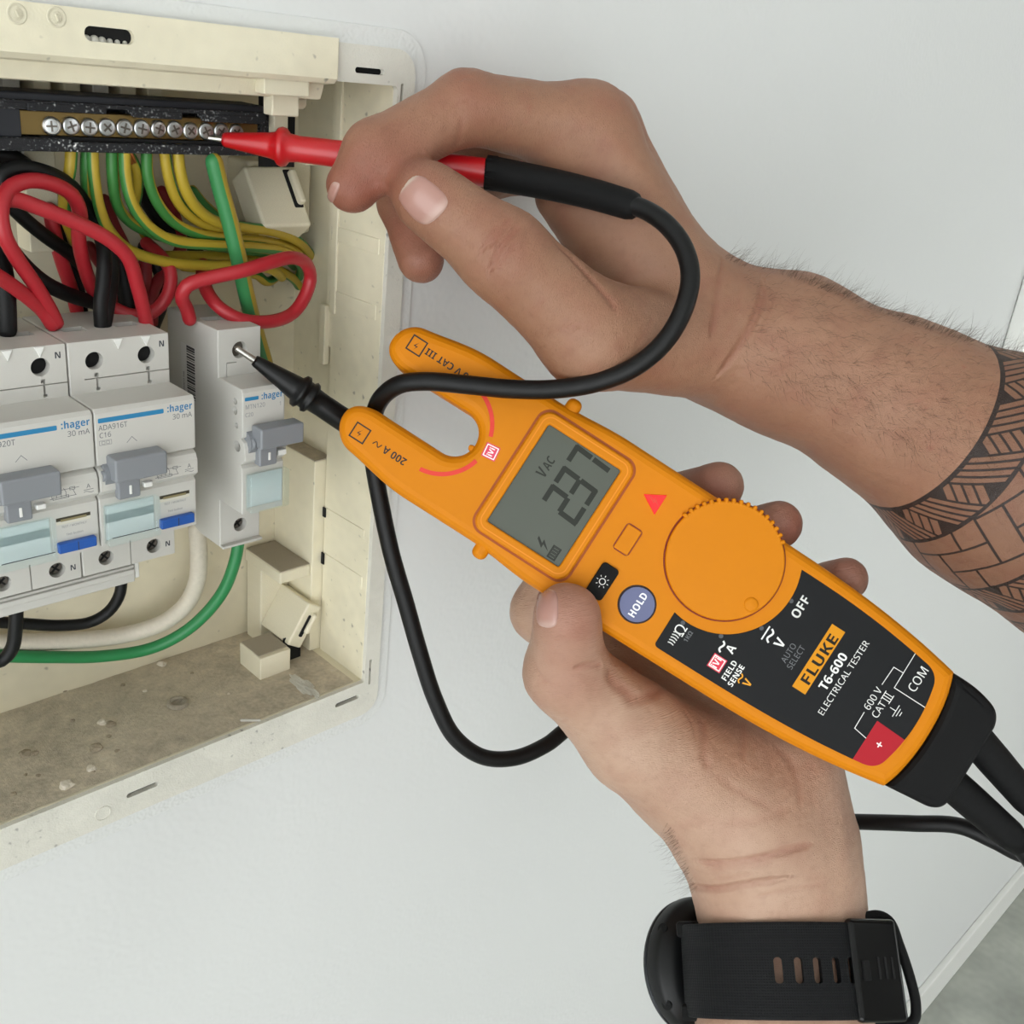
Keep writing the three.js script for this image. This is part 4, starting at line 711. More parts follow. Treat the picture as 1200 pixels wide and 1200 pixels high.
// ------------------------------------------------------------------ test probes and leads
const probeA = cf(222, 158.5, 0.3555), probeB = cf(575, 203, 0.357);
{
  const A = toWorld(probeA), Bp = toWorld(probeB), dir = Bp.clone().sub(A).normalize();
  const t = thing('test_probe', 'red test probe pinched by the upper hand, its black lead looping down', 'test probe', A);
  const al = (d) => A.clone().addScaledVector(dir, d), G = (prof, d, n = 32) => aim(lathe(prof, n), al(d), al(d + 1));
  wpart(t, 'metal_tip', G([[0.0001, 0], [0.0007, 0.0008], [0.0011, 0.0012], [0.0011, 0.0125], [0.0001, 0.0126]], 0), M.steel);
  wpart(t, 'handle', G([[0.0001, 0], [0.0021, 0.0002], [0.0025, 0.0012], [0.0043, 0.0165], [0.0048, 0.0185], [0.0062, 0.0195], [0.0067, 0.0208], [0.0063, 0.0222], [0.0048, 0.0234], [0.0044, 0.0265], [0.0046, 0.042], [0.0048, 0.075], [0.0049, 0.0925], [0.0046, 0.0932], [0.0046, 0.0942], [0.0049, 0.0948], [0.0053, 0.1045], [0.0001, 0.1046]], 0.0115, 40), M.probeRed);
  const S0 = al(0.1062), bt = [S0, at(650, 217, 0.3555), at(700, 229, 0.352), at(737, 240, 0.349)];
  const boot = wpart(t, 'strain_relief', tube(bt, 0.0058, { radial: 28, rEnd: 0.0050, step: 0.0012 }), M.rubber);
  for (let i = 0; i < 7; i++) { const a = i / 7 * Math.PI * 2, side = V3(0, 1, 0).cross(dir).normalize().applyAxisAngle(dir, a); wpart(boot, 'grip_tooth', new RoundedBoxGeometry(0.004, 0.0036, 0.0012, 2, 0.0005).applyMatrix4(new THREE.Matrix4().makeBasis(dir, side.clone().cross(dir), side)).translate(...al(0.1055).addScaledVector(side, 0.0052).toArray()), M.rubber); }
  const c = (px, py, d) => at(px, py, d);
  const lead = [c(728, 238, 0.349), c(752, 244, 0.346), c(780, 262, 0.342), c(801, 290, 0.339), c(809, 323, 0.337), c(801, 362, 0.336), c(779, 400, 0.337), c(744, 430, 0.339), c(700, 448, 0.342), c(650, 456, 0.345), c(600, 456, 0.3475), c(548, 451, 0.3495), c(500, 447, 0.351), c(470, 450, 0.3535), c(449, 464, 0.360), c(438, 487, 0.371), c(435, 512, 0.378), c(438, 545, 0.380), c(446, 590, 0.382), c(459, 650, 0.385), c(475, 705, 0.39), c(492, 765, 0.396), c(510, 820, 0.402), c(533, 864, 0.408), c(566, 887, 0.414), c(604, 888, 0.42), c(640, 873, 0.426), c(672, 850, 0.435), c(720, 850, 0.455), c(790, 890, 0.47), c(870, 945, 0.465), c(940, 962, 0.445), c(1005, 963, 0.425), c(1070, 965, 0.408), c(1125, 968, 0.398), c(1165, 985, 0.392), c(1198, 1001, 0.387), c(1232, 1004, 0.384), c(1262, 985, 0.382)];
  wpart(t, 'lead', tube(lead, 0.00325, { radial: 18, step: 0.002 }), M.cable, 'long black lead');
}
{
  const A = at(280, 410, 0.3655), Bp = at(440, 517, 0.388), dir = Bp.clone().sub(A).normalize();
  const t = thing('test_probe', 'black test probe clipped behind the tester, its tip in the breaker screw hole', 'test probe', A);
  const al = (d) => A.clone().addScaledVector(dir, d), G = (prof, d, n = 32) => aim(lathe(prof, n), al(d), al(d + 1));
  wpart(t, 'metal_tip', G([[0.0001, -0.002], [0.0008, -0.0012], [0.0011, -0.0006], [0.0013, 0.009], [0.0001, 0.0091]], 0), M.steel);
  wpart(t, 'handle', G([[0.0001, 0], [0.0019, 0.0002], [0.0022, 0.001], [0.0044, 0.0165], [0.0046, 0.0182], [0.0062, 0.0192], [0.0064, 0.0206], [0.0052, 0.0215], [0.0052, 0.0228], [0.0062, 0.0236], [0.0058, 0.0248], [0.0046, 0.0255], [0.0044, 0.029], [0.0047, 0.06], [0.0001, 0.0602]], 0.0062, 40), M.probeBlack);
}
{
  const p = [tl(0.5, -203, -13), tl(-2, -212, -13), tl(-8, -226, -12), tl(-18, -240, -8)];
  const t = thing('test_lead', 'thick black lead leaving the upper side of the tester end and the frame', 'cable', p[0].clone());
  wpart(t, 'lead', tube(p, 0.0042, { radial: 18 }), M.cable);
  const q = [tl(-13.2, -203, -13), tl(-15, -212, -13), tl(-22, -226, -12), tl(-36, -236, -8)];
  const t2 = thing('test_lead', 'thick black lead leaving the lower side of the tester end, bending down', 'cable', q[0].clone());
  wpart(t2, 'lead', tube(q, 0.0042, { radial: 18 }), M.cable);
}

const lin = (hex) => new THREE.Color(hex);
// ------------------------------------------------------------------ hands: smooth joined tapered limbs, meshed as one continuous surface each (camera-aligned local frame)
const J = (px, py, d, rpx) => ({ p: cf(px, py, d), r: rpx * d / F });
function limb(joints, k, join) {                     // a chain of tapered capsules
  const prims = [];
  for (let i = 0; i < joints.length - 1; i++) prims.push(prim(joints[i], joints[i + 1]));
  return group(prims, k, join);
}
function prim(a, b) {
  const ba = b.p.clone().sub(a.p), l2 = ba.lengthSq(), rr0 = a.r - b.r, a2 = l2 - rr0 * rr0;
  return { ax: a.p.x, ay: a.p.y, az: a.p.z, bx: ba.x, by: ba.y, bz: ba.z, r1: a.r, r2: b.r, l2, rr: rr0, a2, il2: 1 / l2, c: a.p.clone().add(b.p).multiplyScalar(0.5), R: Math.sqrt(l2) / 2 + Math.max(a.r, b.r) };
}
function group(prims, k, join) {
  const c = V3(); prims.forEach((p) => c.add(p.c)); c.multiplyScalar(1 / prims.length);
  let R = 0; prims.forEach((p) => { R = Math.max(R, p.c.distanceTo(c) + p.R); });
  return { prims, k, join, c, R };
}
function sdPrim(q, x, y, z) {
  const px = x - q.ax, py = y - q.ay, pz = z - q.az;
  const yy = px * q.bx + py * q.by + pz * q.bz, zz = yy - q.l2;
  const ux = px * q.l2 - q.bx * yy, uy = py * q.l2 - q.by * yy, uz = pz * q.l2 - q.bz * yy;
  const x2 = ux * ux + uy * uy + uz * uz, y2 = yy * yy * q.l2, z2 = zz * zz * q.l2;
  const k = Math.sign(q.rr) * q.rr * q.rr * x2;
  if (Math.sign(zz) * q.a2 * z2 > k) return Math.sqrt(x2 + z2) * q.il2 - q.r2;
  if (Math.sign(yy) * q.a2 * y2 < k) return Math.sqrt(x2 + y2) * q.il2 - q.r1;
  return (Math.sqrt(x2 * q.a2 * q.il2) + yy * q.rr) * q.il2 - q.r1;
}
const smin = (a, b, k) => { const h = Math.max(k - Math.abs(a - b), 0) / k; return Math.min(a, b) - h * h * k * 0.25; };
const smax = (a, b, k) => -smin(-a, -b, k);
function makeField(groups, carveFn) {
  return (x, y, z) => {
    let D = 1e3;
    for (const g of groups) {
      const low = Math.hypot(x - g.c.x, y - g.c.y, z - g.c.z) - g.R;
      if (low > D + g.join) continue;
      let d = 1e3;
      for (const q of g.prims) { const e = sdPrim(q, x, y, z); d = d > 100 ? e : smin(d, e, g.k); }
      D = D > 100 ? d : smin(D, d, g.join);
    }
    return carveFn ? carveFn(D, x, y, z) : D;
  };
}
function hit(field, px, py, d0 = 0.25, d1 = 0.6) {   // first point of the surface along a sight line, used to seat nails, creases and hair on the skin
  const r = cf(px, py, 1), L = r.length(); let d = d0;
  for (let i = 0; i < 120 && d < d1; i++) { const e = field(r.x * d, r.y * d, r.z * d); if (e < 0.00005) return r.clone().multiplyScalar(d); d += e / L * 0.9; }
  return null;
}
const grad = (f, p, e = 0.0004) => V3(f(p.x + e, p.y, p.z) - f(p.x - e, p.y, p.z), f(p.x, p.y + e, p.z) - f(p.x, p.y - e, p.z), f(p.x, p.y, p.z + e) - f(p.x, p.y, p.z - e)).normalize();
function crease(field, pxs, depth, width) {
  const raw = pxs.map(([x, y]) => hit(field, x, y)).filter(Boolean);
  if (raw.length < 2) return null;
  const pts = new THREE.CatmullRomCurve3(raw).getPoints(raw.length * 4), c = V3(); pts.forEach((p) => c.add(p)); c.multiplyScalar(1 / pts.length);
  let R = 0; pts.forEach((p) => { R = Math.max(R, p.distanceTo(c)); });
  return { pts, depth, width, c, R: R + width * 2.6 };
}
function creaseSum(list, x, y, z, out) {
  let s = 0;
  for (const c of list) {
    if (Math.hypot(x - c.c.x, y - c.c.y, z - c.c.z) > c.R) continue;
    let best = 1e9, bt = 1; const n = c.pts.length - 1;
    for (let i = 0; i < n; i++) {
      const a = c.pts[i], b = c.pts[i + 1], bx_ = b.x - a.x, by_ = b.y - a.y, bz_ = b.z - a.z, qx = x - a.x, qy = y - a.y, qz = z - a.z;
      const t = Math.max(0, Math.min(1, (qx * bx_ + qy * by_ + qz * bz_) / (bx_ * bx_ + by_ * by_ + bz_ * bz_ + 1e-12)));
      const dx = qx - bx_ * t, dy = qy - by_ * t, dz = qz - bz_ * t, u = (i + t) / n, taper = Math.min(1, 6 * Math.min(u, 1 - u) + 0.15);
      const e = (dx * dx + dy * dy + dz * dz) / (taper * taper); if (e < best) { best = e; bt = taper; }
    }
    s += c.depth * bt * Math.exp(-best / (c.width * c.width));
  }
  return s;
}
// surface nets: one vertex per crossed cell, then pulled onto the detailed surface
function meshField(base, detail, lo, hi, h) {
  const nx = Math.ceil((hi.x - lo.x) / h) + 1, ny = Math.ceil((hi.y - lo.y) / h) + 1, nz = Math.ceil((hi.z - lo.z) / h) + 1;
  const val = new Float32Array(nx * ny * nz).fill(1), B = 8, id = (i, j, k) => (k * ny + j) * nx + i;
  const cells = [];
  for (let K = 0; K < nz; K += B) for (let Jj = 0; Jj < ny; Jj += B) for (let I = 0; I < nx; I += B) {
    const c = base(lo.x + (I + B / 2) * h, lo.y + (Jj + B / 2) * h, lo.z + (K + B / 2) * h), active = Math.abs(c) < B * h * 0.87 + 0.006;
    for (let k = K; k < Math.min(K + B, nz); k++) for (let j = Jj; j < Math.min(Jj + B, ny); j++) for (let i = I; i < Math.min(I + B, nx); i++) val[id(i, j, k)] = active ? base(lo.x + i * h, lo.y + j * h, lo.z + k * h) : c;
    if (active) cells.push([I, Jj, K]);
  }
  const vid = new Map(), pos = [];
  for (const [I, Jj, K] of cells) for (let k = K; k < Math.min(K + B, nz - 1); k++) for (let j = Jj; j < Math.min(Jj + B, ny - 1); j++) for (let i = I; i < Math.min(I + B, nx - 1); i++) {
    let m = 0, sx = 0, sy = 0, sz = 0, n = 0; const v = [];
    for (let c = 0; c < 8; c++) { const a = val[id(i + (c & 1), j + ((c >> 1) & 1), k + (c >> 2))]; v.push(a); if (a < 0) m |= 1 << c; }
    if (m === 0 || m === 255) continue;
    for (let c = 0; c < 8; c++) for (const b of [1, 2, 4]) { if (c & b) continue; const e = c | b; if ((v[c] < 0) === (v[e] < 0)) continue; const t = v[c] / (v[c] - v[e]); sx += (c & 1) + (b === 1 ? t : 0); sy += ((c >> 1) & 1) + (b === 2 ? t : 0); sz += (c >> 2) + (b === 4 ? t : 0); n++; }
    vid.set(id(i, j, k), pos.length / 3); pos.push(lo.x + (i + sx / n) * h, lo.y + (j + sy / n) * h, lo.z + (k + sz / n) * h);
  }
  const idx = [];
  for (const [key] of vid) {
    const i = key % nx, j = Math.floor(key / nx) % ny, k = Math.floor(key / (nx * ny)), s0 = val[key] < 0;
    const quad = (o, a, b, flip) => { const A = vid.get(key), Bb = vid.get(key - a), C = vid.get(key - a - b), Dd = vid.get(key - b); if (Bb === undefined || C === undefined || Dd === undefined) return; if (flip) idx.push(A, Bb, C, A, C, Dd); else idx.push(A, C, Bb, A, Dd, C); };
    if (i + 1 < nx && (val[key + 1] < 0) !== s0 && j > 0 && k > 0) quad(1, nx, nx * ny, s0);
    if (j + 1 < ny && (val[key + nx] < 0) !== s0 && i > 0 && k > 0) quad(nx, nx * ny, 1, s0);
    if (k + 1 < nz && (val[key + nx * ny] < 0) !== s0 && i > 0 && j > 0) quad(nx * ny, 1, nx, s0);
  }
  const nor = new Float32Array(pos.length), e = 0.00035;
  for (let i = 0; i < pos.length; i += 3) {
    let x = pos[i], y = pos[i + 1], z = pos[i + 2], gx, gy, gz;
    for (let it = 0; it < 3; it++) {
      const f = it === 2 ? 0 : detail(x, y, z);
      gx = detail(x + e, y, z) - detail(x - e, y, z); gy = detail(x, y + e, z) - detail(x, y - e, z); gz = detail(x, y, z + e) - detail(x, y, z - e);
      const L = Math.hypot(gx, gy, gz) || 1; gx /= L; gy /= L; gz /= L;
      if (it < 2) { const s = Math.max(-h * 0.6, Math.min(h * 0.6, f)); x -= gx * s; y -= gy * s; z -= gz * s; }
    }
    pos[i] = x; pos[i + 1] = y; pos[i + 2] = z; nor[i] = gx; nor[i + 1] = gy; nor[i + 2] = gz;
  }
  return { pos, nor, idx };
}
function skinGeometry(m, origin, axisA, axisB, vLen, paint) {
  // cylindrical uv about the limb's axis, the seam on the far side; metres along, a full turn across
  const A = axisB.clone().sub(axisA).normalize(), Zt = V3(0, 0, 1).addScaledVector(A, -A.z).normalize(), Xt = Zt.clone().cross(A);
  const P = [], N = [], U = [], C = [], idx = m.idx.slice(), n = m.pos.length / 3, col = new THREE.Color();
  for (let i = 0; i < n; i++) {
    const p = V3(m.pos[i * 3], m.pos[i * 3 + 1], m.pos[i * 3 + 2]), q = p.clone().sub(axisA);
    U.push(Math.atan2(q.dot(Xt), q.dot(Zt)) / (2 * Math.PI) + 0.5, q.dot(A) / vLen);
    paint(p, col); C.push(col.r, col.g, col.b); N.push(m.nor[i * 3], m.nor[i * 3 + 1], m.nor[i * 3 + 2]); p.sub(origin); P.push(p.x, p.y, p.z);
  }
  const extra = new Map();
  for (let t = 0; t < idx.length; t += 3) {
    const u = [0, 1, 2].map((k) => U[idx[t + k] * 2]); if (Math.max(...u) - Math.min(...u) < 0.5) continue;
    for (let k = 0; k < 3; k++) if (u[k] < 0.5) { const v = idx[t + k]; if (!extra.has(v)) { extra.set(v, P.length / 3); P.push(P[v * 3], P[v * 3 + 1], P[v * 3 + 2]); N.push(N[v * 3], N[v * 3 + 1], N[v * 3 + 2]); C.push(C[v * 3], C[v * 3 + 1], C[v * 3 + 2]); U.push(U[v * 2] + 1, U[v * 2 + 1]); } idx[t + k] = extra.get(v); }
  }
  const g = new THREE.BufferGeometry();
  g.setAttribute('position', new THREE.Float32BufferAttribute(P, 3)); g.setAttribute('normal', new THREE.Float32BufferAttribute(N, 3)); g.setAttribute('uv', new THREE.Float32BufferAttribute(U, 2)); g.setAttribute('color', new THREE.Float32BufferAttribute(C, 3)); g.setIndex(idx);
  return g;
}
function nailGeometry(field, origin, cx, cy, dirx, diry, hl, hw, lift) {
  const nu = 22, nv = 18, P = [], idx = [], L = Math.hypot(dirx, diry), ax = dirx / L, ay = diry / L;
  const C = [], nc = new THREE.Color(), pink = lin('#ab8075'), tipC = lin('#c4b3a4'), moon = lin('#b8968b');
  for (let i = 0; i <= nu; i++) for (let j = 0; j <= nv; j++) {
    // square (i, j) -> a rounded-rectangle outline
    let s = i / nu * 2 - 1, t = j / nv * 2 - 1; const e = 3.2, m = Math.max(Math.abs(s), Math.abs(t)), len = Math.pow(Math.pow(Math.abs(s), e) + Math.pow(Math.abs(t), e), 1 / e) || 1; const k = m ? m / len : 1; s *= k; t *= k;
    const w = 1 - 0.08 * s, px = cx + ax * s * hl - ay * t * hw * w, py = cy + ay * s * hl + ax * t * hw * w;
    let h = null, f = 1; for (; !h && f > 0.5; f -= 0.03) h = hit(field, cx + (px - cx) * f, cy + (py - cy) * f);
    const n = grad(field, h), edge = 1 - Math.pow(m, 4);
    h.addScaledVector(n, lift * (0.25 + 0.75 * edge) - (1 - edge) * 0.0004 + (m > 0.999 ? -0.0006 : 0)); h.sub(origin); P.push(h.x, h.y, h.z);
    nc.copy(pink); if (s < -0.5) nc.lerp(moon, Math.min(1, (-0.5 - s) * 4)); if (s > 0.72) nc.lerp(tipC, Math.min(1, (s - 0.72) * 9)); C.push(nc.r, nc.g, nc.b);
  }
  for (let i = 0; i < nu; i++) for (let j = 0; j < nv; j++) { const a = i * (nv + 1) + j, b = a + nv + 1; idx.push(a, b, a + 1, b, b + 1, a + 1); }
  const g = new THREE.BufferGeometry(); g.setAttribute('position', new THREE.Float32BufferAttribute(P, 3)); g.setIndex(idx); g.setAttribute('color', new THREE.Float32BufferAttribute(C, 3));
  g.setAttribute('uv', new THREE.Float32BufferAttribute(P.flatMap((_, i) => i % 3 ? [] : [P[i], P[i + 1]]), 2)); g.computeVertexNormals(); return g;
}
function hairs(field, origin, spots, len, r, bend) {  // spots: [px, py, dirx, diry]
  const list = [];
  for (const [px, py, dx, dy, kk] of spots) {
    const p = hit(field, px, py); if (!p) continue;
    const n = grad(field, p), d = V3(dx, -dy, 0).normalize(), side = V3(rr(-1, 1), rr(-1, 1), rr(-1, 1)).multiplyScalar(0.25);
    const L = len * rr(0.5, 1.2) * (kk ?? 1), q = [p.clone().addScaledVector(n, -0.0004)];
    for (let i = 1; i <= 3; i++) { const f = i / 3; q.push(p.clone().addScaledVector(n, L * (0.5 * f - bend * f * f)).addScaledVector(d, L * (0.35 * f + 0.5 * f * f)).addScaledVector(side, L * f * f)); }
    const P = [], idx = [];
    for (let i = 0; i < 4; i++) { const T = q[Math.min(i + 1, 3)].clone().sub(q[Math.max(i - 1, 0)]).normalize(), S1 = T.clone().cross(V3(0.3, 0.2, 0.9)).normalize(), S2 = T.clone().cross(S1), w = r * (1 - i / 3.3); for (let j = 0; j < 3; j++) { const a = j * 2.0944; const v = q[i].clone().addScaledVector(S1, w * Math.cos(a)).addScaledVector(S2, w * Math.sin(a)).sub(origin); P.push(v.x, v.y, v.z); } }
    for (let i = 0; i < 3; i++) for (let j = 0; j < 3; j++) { const a = i * 3 + j, b = i * 3 + (j + 1) % 3; idx.push(a, b, a + 3, b, b + 3, a + 3); }
    const g = new THREE.BufferGeometry(); g.setAttribute('position', new THREE.Float32BufferAttribute(P, 3)); g.setIndex(idx); list.push(g);
  }
  const g = mergeGeometries(list); g.computeVertexNormals(); return g;
}
const skinBumpTex = noiseTex(512, (u, v) => { const a = Math.abs(tn(u, v, 46, 41)), b = Math.abs(tn(u, v, 90, 43)), c = tn(u, v, 20, 45); return 0.35 + 0.75 * a + 0.4 * b + 0.12 * c; });
const skinBump = (ku, kv) => { const t = skinBumpTex.clone(); t.repeat.set(ku, kv); t.needsUpdate = true; return t; };
const nailMat = phy({ vertexColors: true, roughness: 0.32, clearcoat: 0.25, clearcoatRoughness: 0.25 });
const hairMat = std({ color: S('#4a3426'), roughness: 0.6 });

// ---- the upper hand with the red probe (a right hand, thumb side to the viewer)
{
  const wristJ = J(862, 400, 0.388, 88);
  const index = [J(690, 154, 0.370, 47), J(546, 126, 0.350, 40), J(440, 180, 0.340, 36), J(413, 218, 0.3395, 30.5)];
  const middle = [J(706, 150, 0.392, 40), J(575, 150, 0.392, 39), J(478, 236, 0.376, 34), J(493, 304, 0.370, 27.5)];
  const ring = [J(716, 178, 0.412, 36), J(610, 178, 0.418, 36), J(528, 222, 0.404, 30), J(500, 250, 0.398, 26)];
  const pinky = [J(726, 212, 0.43, 32), J(650, 192, 0.436, 31), J(575, 205, 0.428, 26), J(545, 225, 0.42, 23)];
  const palm = [prim(J(690, 154, 0.370, 47), J(826, 386, 0.380, 52)), prim(J(706, 150, 0.392, 40), J(832, 386, 0.393, 44)), prim(J(716, 178, 0.412, 36), J(838, 394, 0.403, 42)), prim(J(726, 212, 0.43, 32), J(842, 402, 0.408, 40)), prim(J(662, 229, 0.375, 35), J(772, 336, 0.384, 66))];
  const thumb = [J(806, 404, 0.376, 62), J(693, 393, 0.353, 60), J(590, 298, 0.338, 50), J(502, 231, 0.3335, 41.5)];
  const forearm = [J(852, 398, 0.390, 77), J(920, 415, 0.388, 87), J(1050, 478, 0.384, 95), J(1178, 556, 0.378, 130), J(1420, 700, 0.366, 165)];
  const probeP = prim({ p: cf(300, 168.5, 0.3557), r: 0.0045 }, { p: cf(600, 207, 0.357), r: 0.005 }), bootP = prim({ p: cf(600, 207, 0.357), r: 0.0054 }, { p: cf(737, 240, 0.349), r: 0.0052 });
  const base = makeField([
    group(palm, 0.011, 0.01), limb(forearm, 0.012, 0.018), limb(thumb, 0.006, 0.0055), limb(index, 0.004, 0.012), limb(middle, 0.004, 0.007), limb(ring, 0.004, 0.006), limb(pinky, 0.004, 0.006),
  ], (D, x, y, z) => (D > 0.012 ? D : smax(D, -Math.min(sdPrim(probeP, x, y, z), sdPrim(bootP, x, y, z)), 0.0012)));
  const cr = [
    [[[612, 262], [597, 277], [583, 297], [572, 325]], 0.0012, 0.0010], [[[600, 256], [586, 272], [574, 290]], 0.0009, 0.0009], [[[606, 285], [592, 300], [584, 318]], 0.0007, 0.0008], [[[586, 262], [572, 280], [561, 303]], 0.0006, 0.0008],
    
    [[[645, 276], [668, 299], [695, 329], [716, 352], [724, 366]], 0.0010, 0.0014],
    [[[895, 325], [891, 355], [878, 385], [860, 415], [835, 446]], 0.0011, 0.0013], [[[846, 300], [842, 330], [838, 370], [832, 398]], 0.0008, 0.0012], [[[905, 340], [900, 372], [884, 405]], 0.0003, 0.001], [[[870, 330], [862, 370], [846, 400]], 0.0003, 0.001],
    [[[536, 96], [546, 90], [556, 92]], 0.0003, 0.0008], [[[528, 128], [540, 118], [552, 118]], 0.00025, 0.0008], [[[533, 175], [540, 150], [542, 135]], 0.0004, 0.0012],
    [[[640, 395], [660, 385], [690, 380]], 0.0002, 0.0009], [[[760, 420], [775, 400], [785, 370]], 0.0003, 0.0012], [[[742, 408], [756, 392], [766, 365]], 0.0003, 0.0012],
    [[[560, 118], [620, 126], [680, 140], [730, 165]], -0.0008, 0.006], [[[700, 150], [750, 200], [800, 270], [850, 330]], -0.0009, 0.005], [[[735, 220], [780, 270], [820, 330]], -0.0005, 0.003],
    [[[452, 150], [462, 145], [474, 146]], 0.00025, 0.0007], [[[448, 158], [460, 153], [474, 155]], 0.0002, 0.0007],
  ].map(([p, d, w]) => crease(base, p, d, w)).filter(Boolean);
  const detail = (x, y, z) => base(x, y, z) + creaseSum(cr, x, y, z) + 0.00035 * noise.noise(x * 75, y * 75, z * 75) + 0.00012 * noise.noise(x * 330, y * 330, z * 330) + 0.00005 * noise.noise(x * 900, y * 900, z * 900);
  const origin = cf(925, 421, 0.388);
  const lo = V3(cf(370, 0, 0.34).x, cf(0, 885, 0.40).y, -0.478), hi = V3(cf(1600, 0, 0.40).x, cf(0, 66, 0.36).y, -0.292);
  const geo0 = meshField(base, detail, lo, hi, 0.00135);
  const baseC = lin('#946b53'), red = lin('#874a3b'), pale = lin('#a07961'), brown = lin('#7d5642');
  const spots = [[413, 225, 0.339, 0.014, 0.85], [493, 300, 0.365, 0.02, 0.9], [546, 110, 0.34, 0.012, 0.4], [500, 225, 0.325, 0.012, 0.35], [470, 190, 0.335, 0.016, 0.4], [585, 290, 0.325, 0.012, 0.45], [700, 130, 0.36, 0.014, 0.25], [760, 130, 0.39, 0.02, 0.3], [530, 240, 0.39, 0.03, 0.7]].map(([a, b, d, r, s]) => ({ p: cf(a, b, d), r, s }));
  const moles = [[620, 128, 0.0011], [617, 142, 0.0006], [635, 352, 0.0006], [548, 247, 0.0006], [860, 440, 0.0006], [1075, 470, 0.0007], [1085, 478, 0.0006], [985, 345, 0.0008], [1090, 525, 0.0009], [980, 480, 0.0007], [1130, 430, 0.0006], [905, 410, 0.0005]].map(([a, b, r]) => { const p = hit(base, a, b); return p && { p, r }; }).filter(Boolean);
  const armDir = cf(1175, 563, 0.378).sub(cf(862, 400, 0.388)).normalize();
  const paint = (p, c) => {
    c.copy(baseC);
    let k = 0; for (const s of spots) k += s.s * Math.exp(-p.distanceToSquared(s.p) / (s.r * s.r)); c.lerp(red, Math.min(0.85, k));
    c.lerp(pale, Math.max(0, Math.min(1, 0.35 + noise.noise(p.x * 40, p.y * 40, p.z * 40 + 5) * 0.9)) * 0.5);
    c.lerp(red, Math.max(0, noise.noise(p.x * 130, p.y * 130, p.z * 130) * 0.5 + 0.06) * 0.6);
    c.lerp(brown, Math.max(0, noise.noise(p.x * 420, p.y * 420, p.z * 420 + 9) * 0.45));
    const cs = creaseSum(cr, p.x, p.y, p.z); if (cs > 0.0001) c.lerp(red, Math.min(0.5, cs * 500));
    for (const m of moles) { const d = p.distanceTo(m.p); if (d < m.r * 1.6) c.lerp(lin('#8d4a38'), 0.55 * (1 - d / (m.r * 1.6))); }
  };
  const axA = cf(925, 421, 0.388), axB = cf(1175, 563, 0.378), vLen = 0.16;
  const tattoo = canvasTex(2048, 1450, (c, w, h) => {   // v = 0 at the image bottom is the wrist; drawn in mm: x around (226 mm), y along (160 mm)
    c.fillStyle = '#ffffff'; c.fillRect(0, 0, w, h);
    const mmx = w / 228, mmy = h / 160; c.setTransform(mmx, 0, 0, -mmy, w / 2, h);
    const INK = '#4a4647';
    const edge = (x) => 57 + 9.5 * Math.cos(Math.min(Math.PI, Math.abs(x + 4) / 38 * 1.25)) , X0 = -112, X1 = 112;
    const curve = (off, lw) => { c.lineWidth = lw; c.beginPath(); for (let x = X0; x <= X1; x += 2) { const y = edge(x) + off; x === X0 ? c.moveTo(x, y) : c.lineTo(x, y); } c.stroke(); };
    c.beginPath(); c.moveTo(X0, 200); for (let x = X0; x <= X1; x += 2) c.lineTo(x, edge(x)); c.lineTo(X1, 200); c.closePath(); c.save(); c.clip(); c.fillStyle = '#d9d3cf'; c.fillRect(-120, 0, 240, 200);
    c.lineJoin = 'round';
    const warp = (pts) => pts.map(([x, y]) => [x, edge(x) + y]);
    const draw = (pts, fill) => { c.beginPath(); warp(pts).forEach(([x, y], i) => i ? c.lineTo(x, y) : c.moveTo(x, y)); if (fill) { c.closePath(); c.fillStyle = fill; c.fill(); c.strokeStyle = INK; c.lineWidth = 0.75; c.stroke(); } else { c.strokeStyle = INK; c.lineWidth = 0.75; c.stroke(); } };
    const weave = (o, H) => {                        // slanting strips of four lines passing over and under, dark triangles left at the edges
      const P = 19, S = 13.5, T = 9.5;
      { const q = []; for (let x = X0; x <= X1; x += 2) q.push([x, o]); for (let x = X1; x >= X0; x -= 2) q.push([x, o + H]); draw(q, INK); }
      for (let i = -7; i <= 7; i++) { const x = i * P; draw([[x + T - 1, o + H], [x + T + S - 1, o + H], [x + T * 1.75 + S, o], [x + T * 1.75, o]], '#d9d3cf'); for (let k = 1; k < 4; k++) draw([[x + T - 1 + k * S / 4, o + H], [x + T * 1.75 + k * S / 4, o]]); }
      for (let i = -7; i <= 7; i++) { const x = i * P; draw([[x, o + 0.5], [x + S * 0.8, o], [x + T + S * 0.8, o + H], [x + T, o + H - 0.5]], '#d9d3cf'); for (let k = 1; k < 4; k++) draw([[x + k * S / 5, o], [x + T + k * S / 5, o + H]]); }
    };
    // herringbone of plain strips between the bands
    c.save(); c.beginPath(); for (let x = X0; x <= X1; x += 2) c.lineTo(x, edge(x) + 14); for (let x = X1; x >= X0; x -= 2) c.lineTo(x, edge(x) + 41); c.closePath(); c.clip();
    c.translate(4, 62); c.rotate(0.42); c.strokeStyle = INK; c.lineWidth = 0.8; const q = 9;
    for (let r = -14; r < 14; r++) for (let n = -6; n < 6; n++) { c.strokeRect((r + 4 * n) * q, r * q, 2 * q, q); c.strokeRect((r + 3 + 4 * n) * q, r * q, q, 2 * q); }
    c.restore(); weave(0, 14); weave(41, 14); weave(62, 14); c.strokeStyle = INK; curve(14, 1.1); curve(41, 1.2); curve(55, 1.1);
    c.restore(); c.strokeStyle = INK; curve(0, 1.5);
  });
  tattoo.wrapS = THREE.RepeatWrapping; tattoo.wrapT = THREE.ClampToEdgeWrapping;
  const skin = phy({ vertexColors: true, map: tattoo, roughness: 0.52, bumpMap: skinBump(9, 6.5), bumpScale: 0.0003, sheen: 0.15, sheenRoughness: 0.5, sheenColor: S('#ffd9c8') });
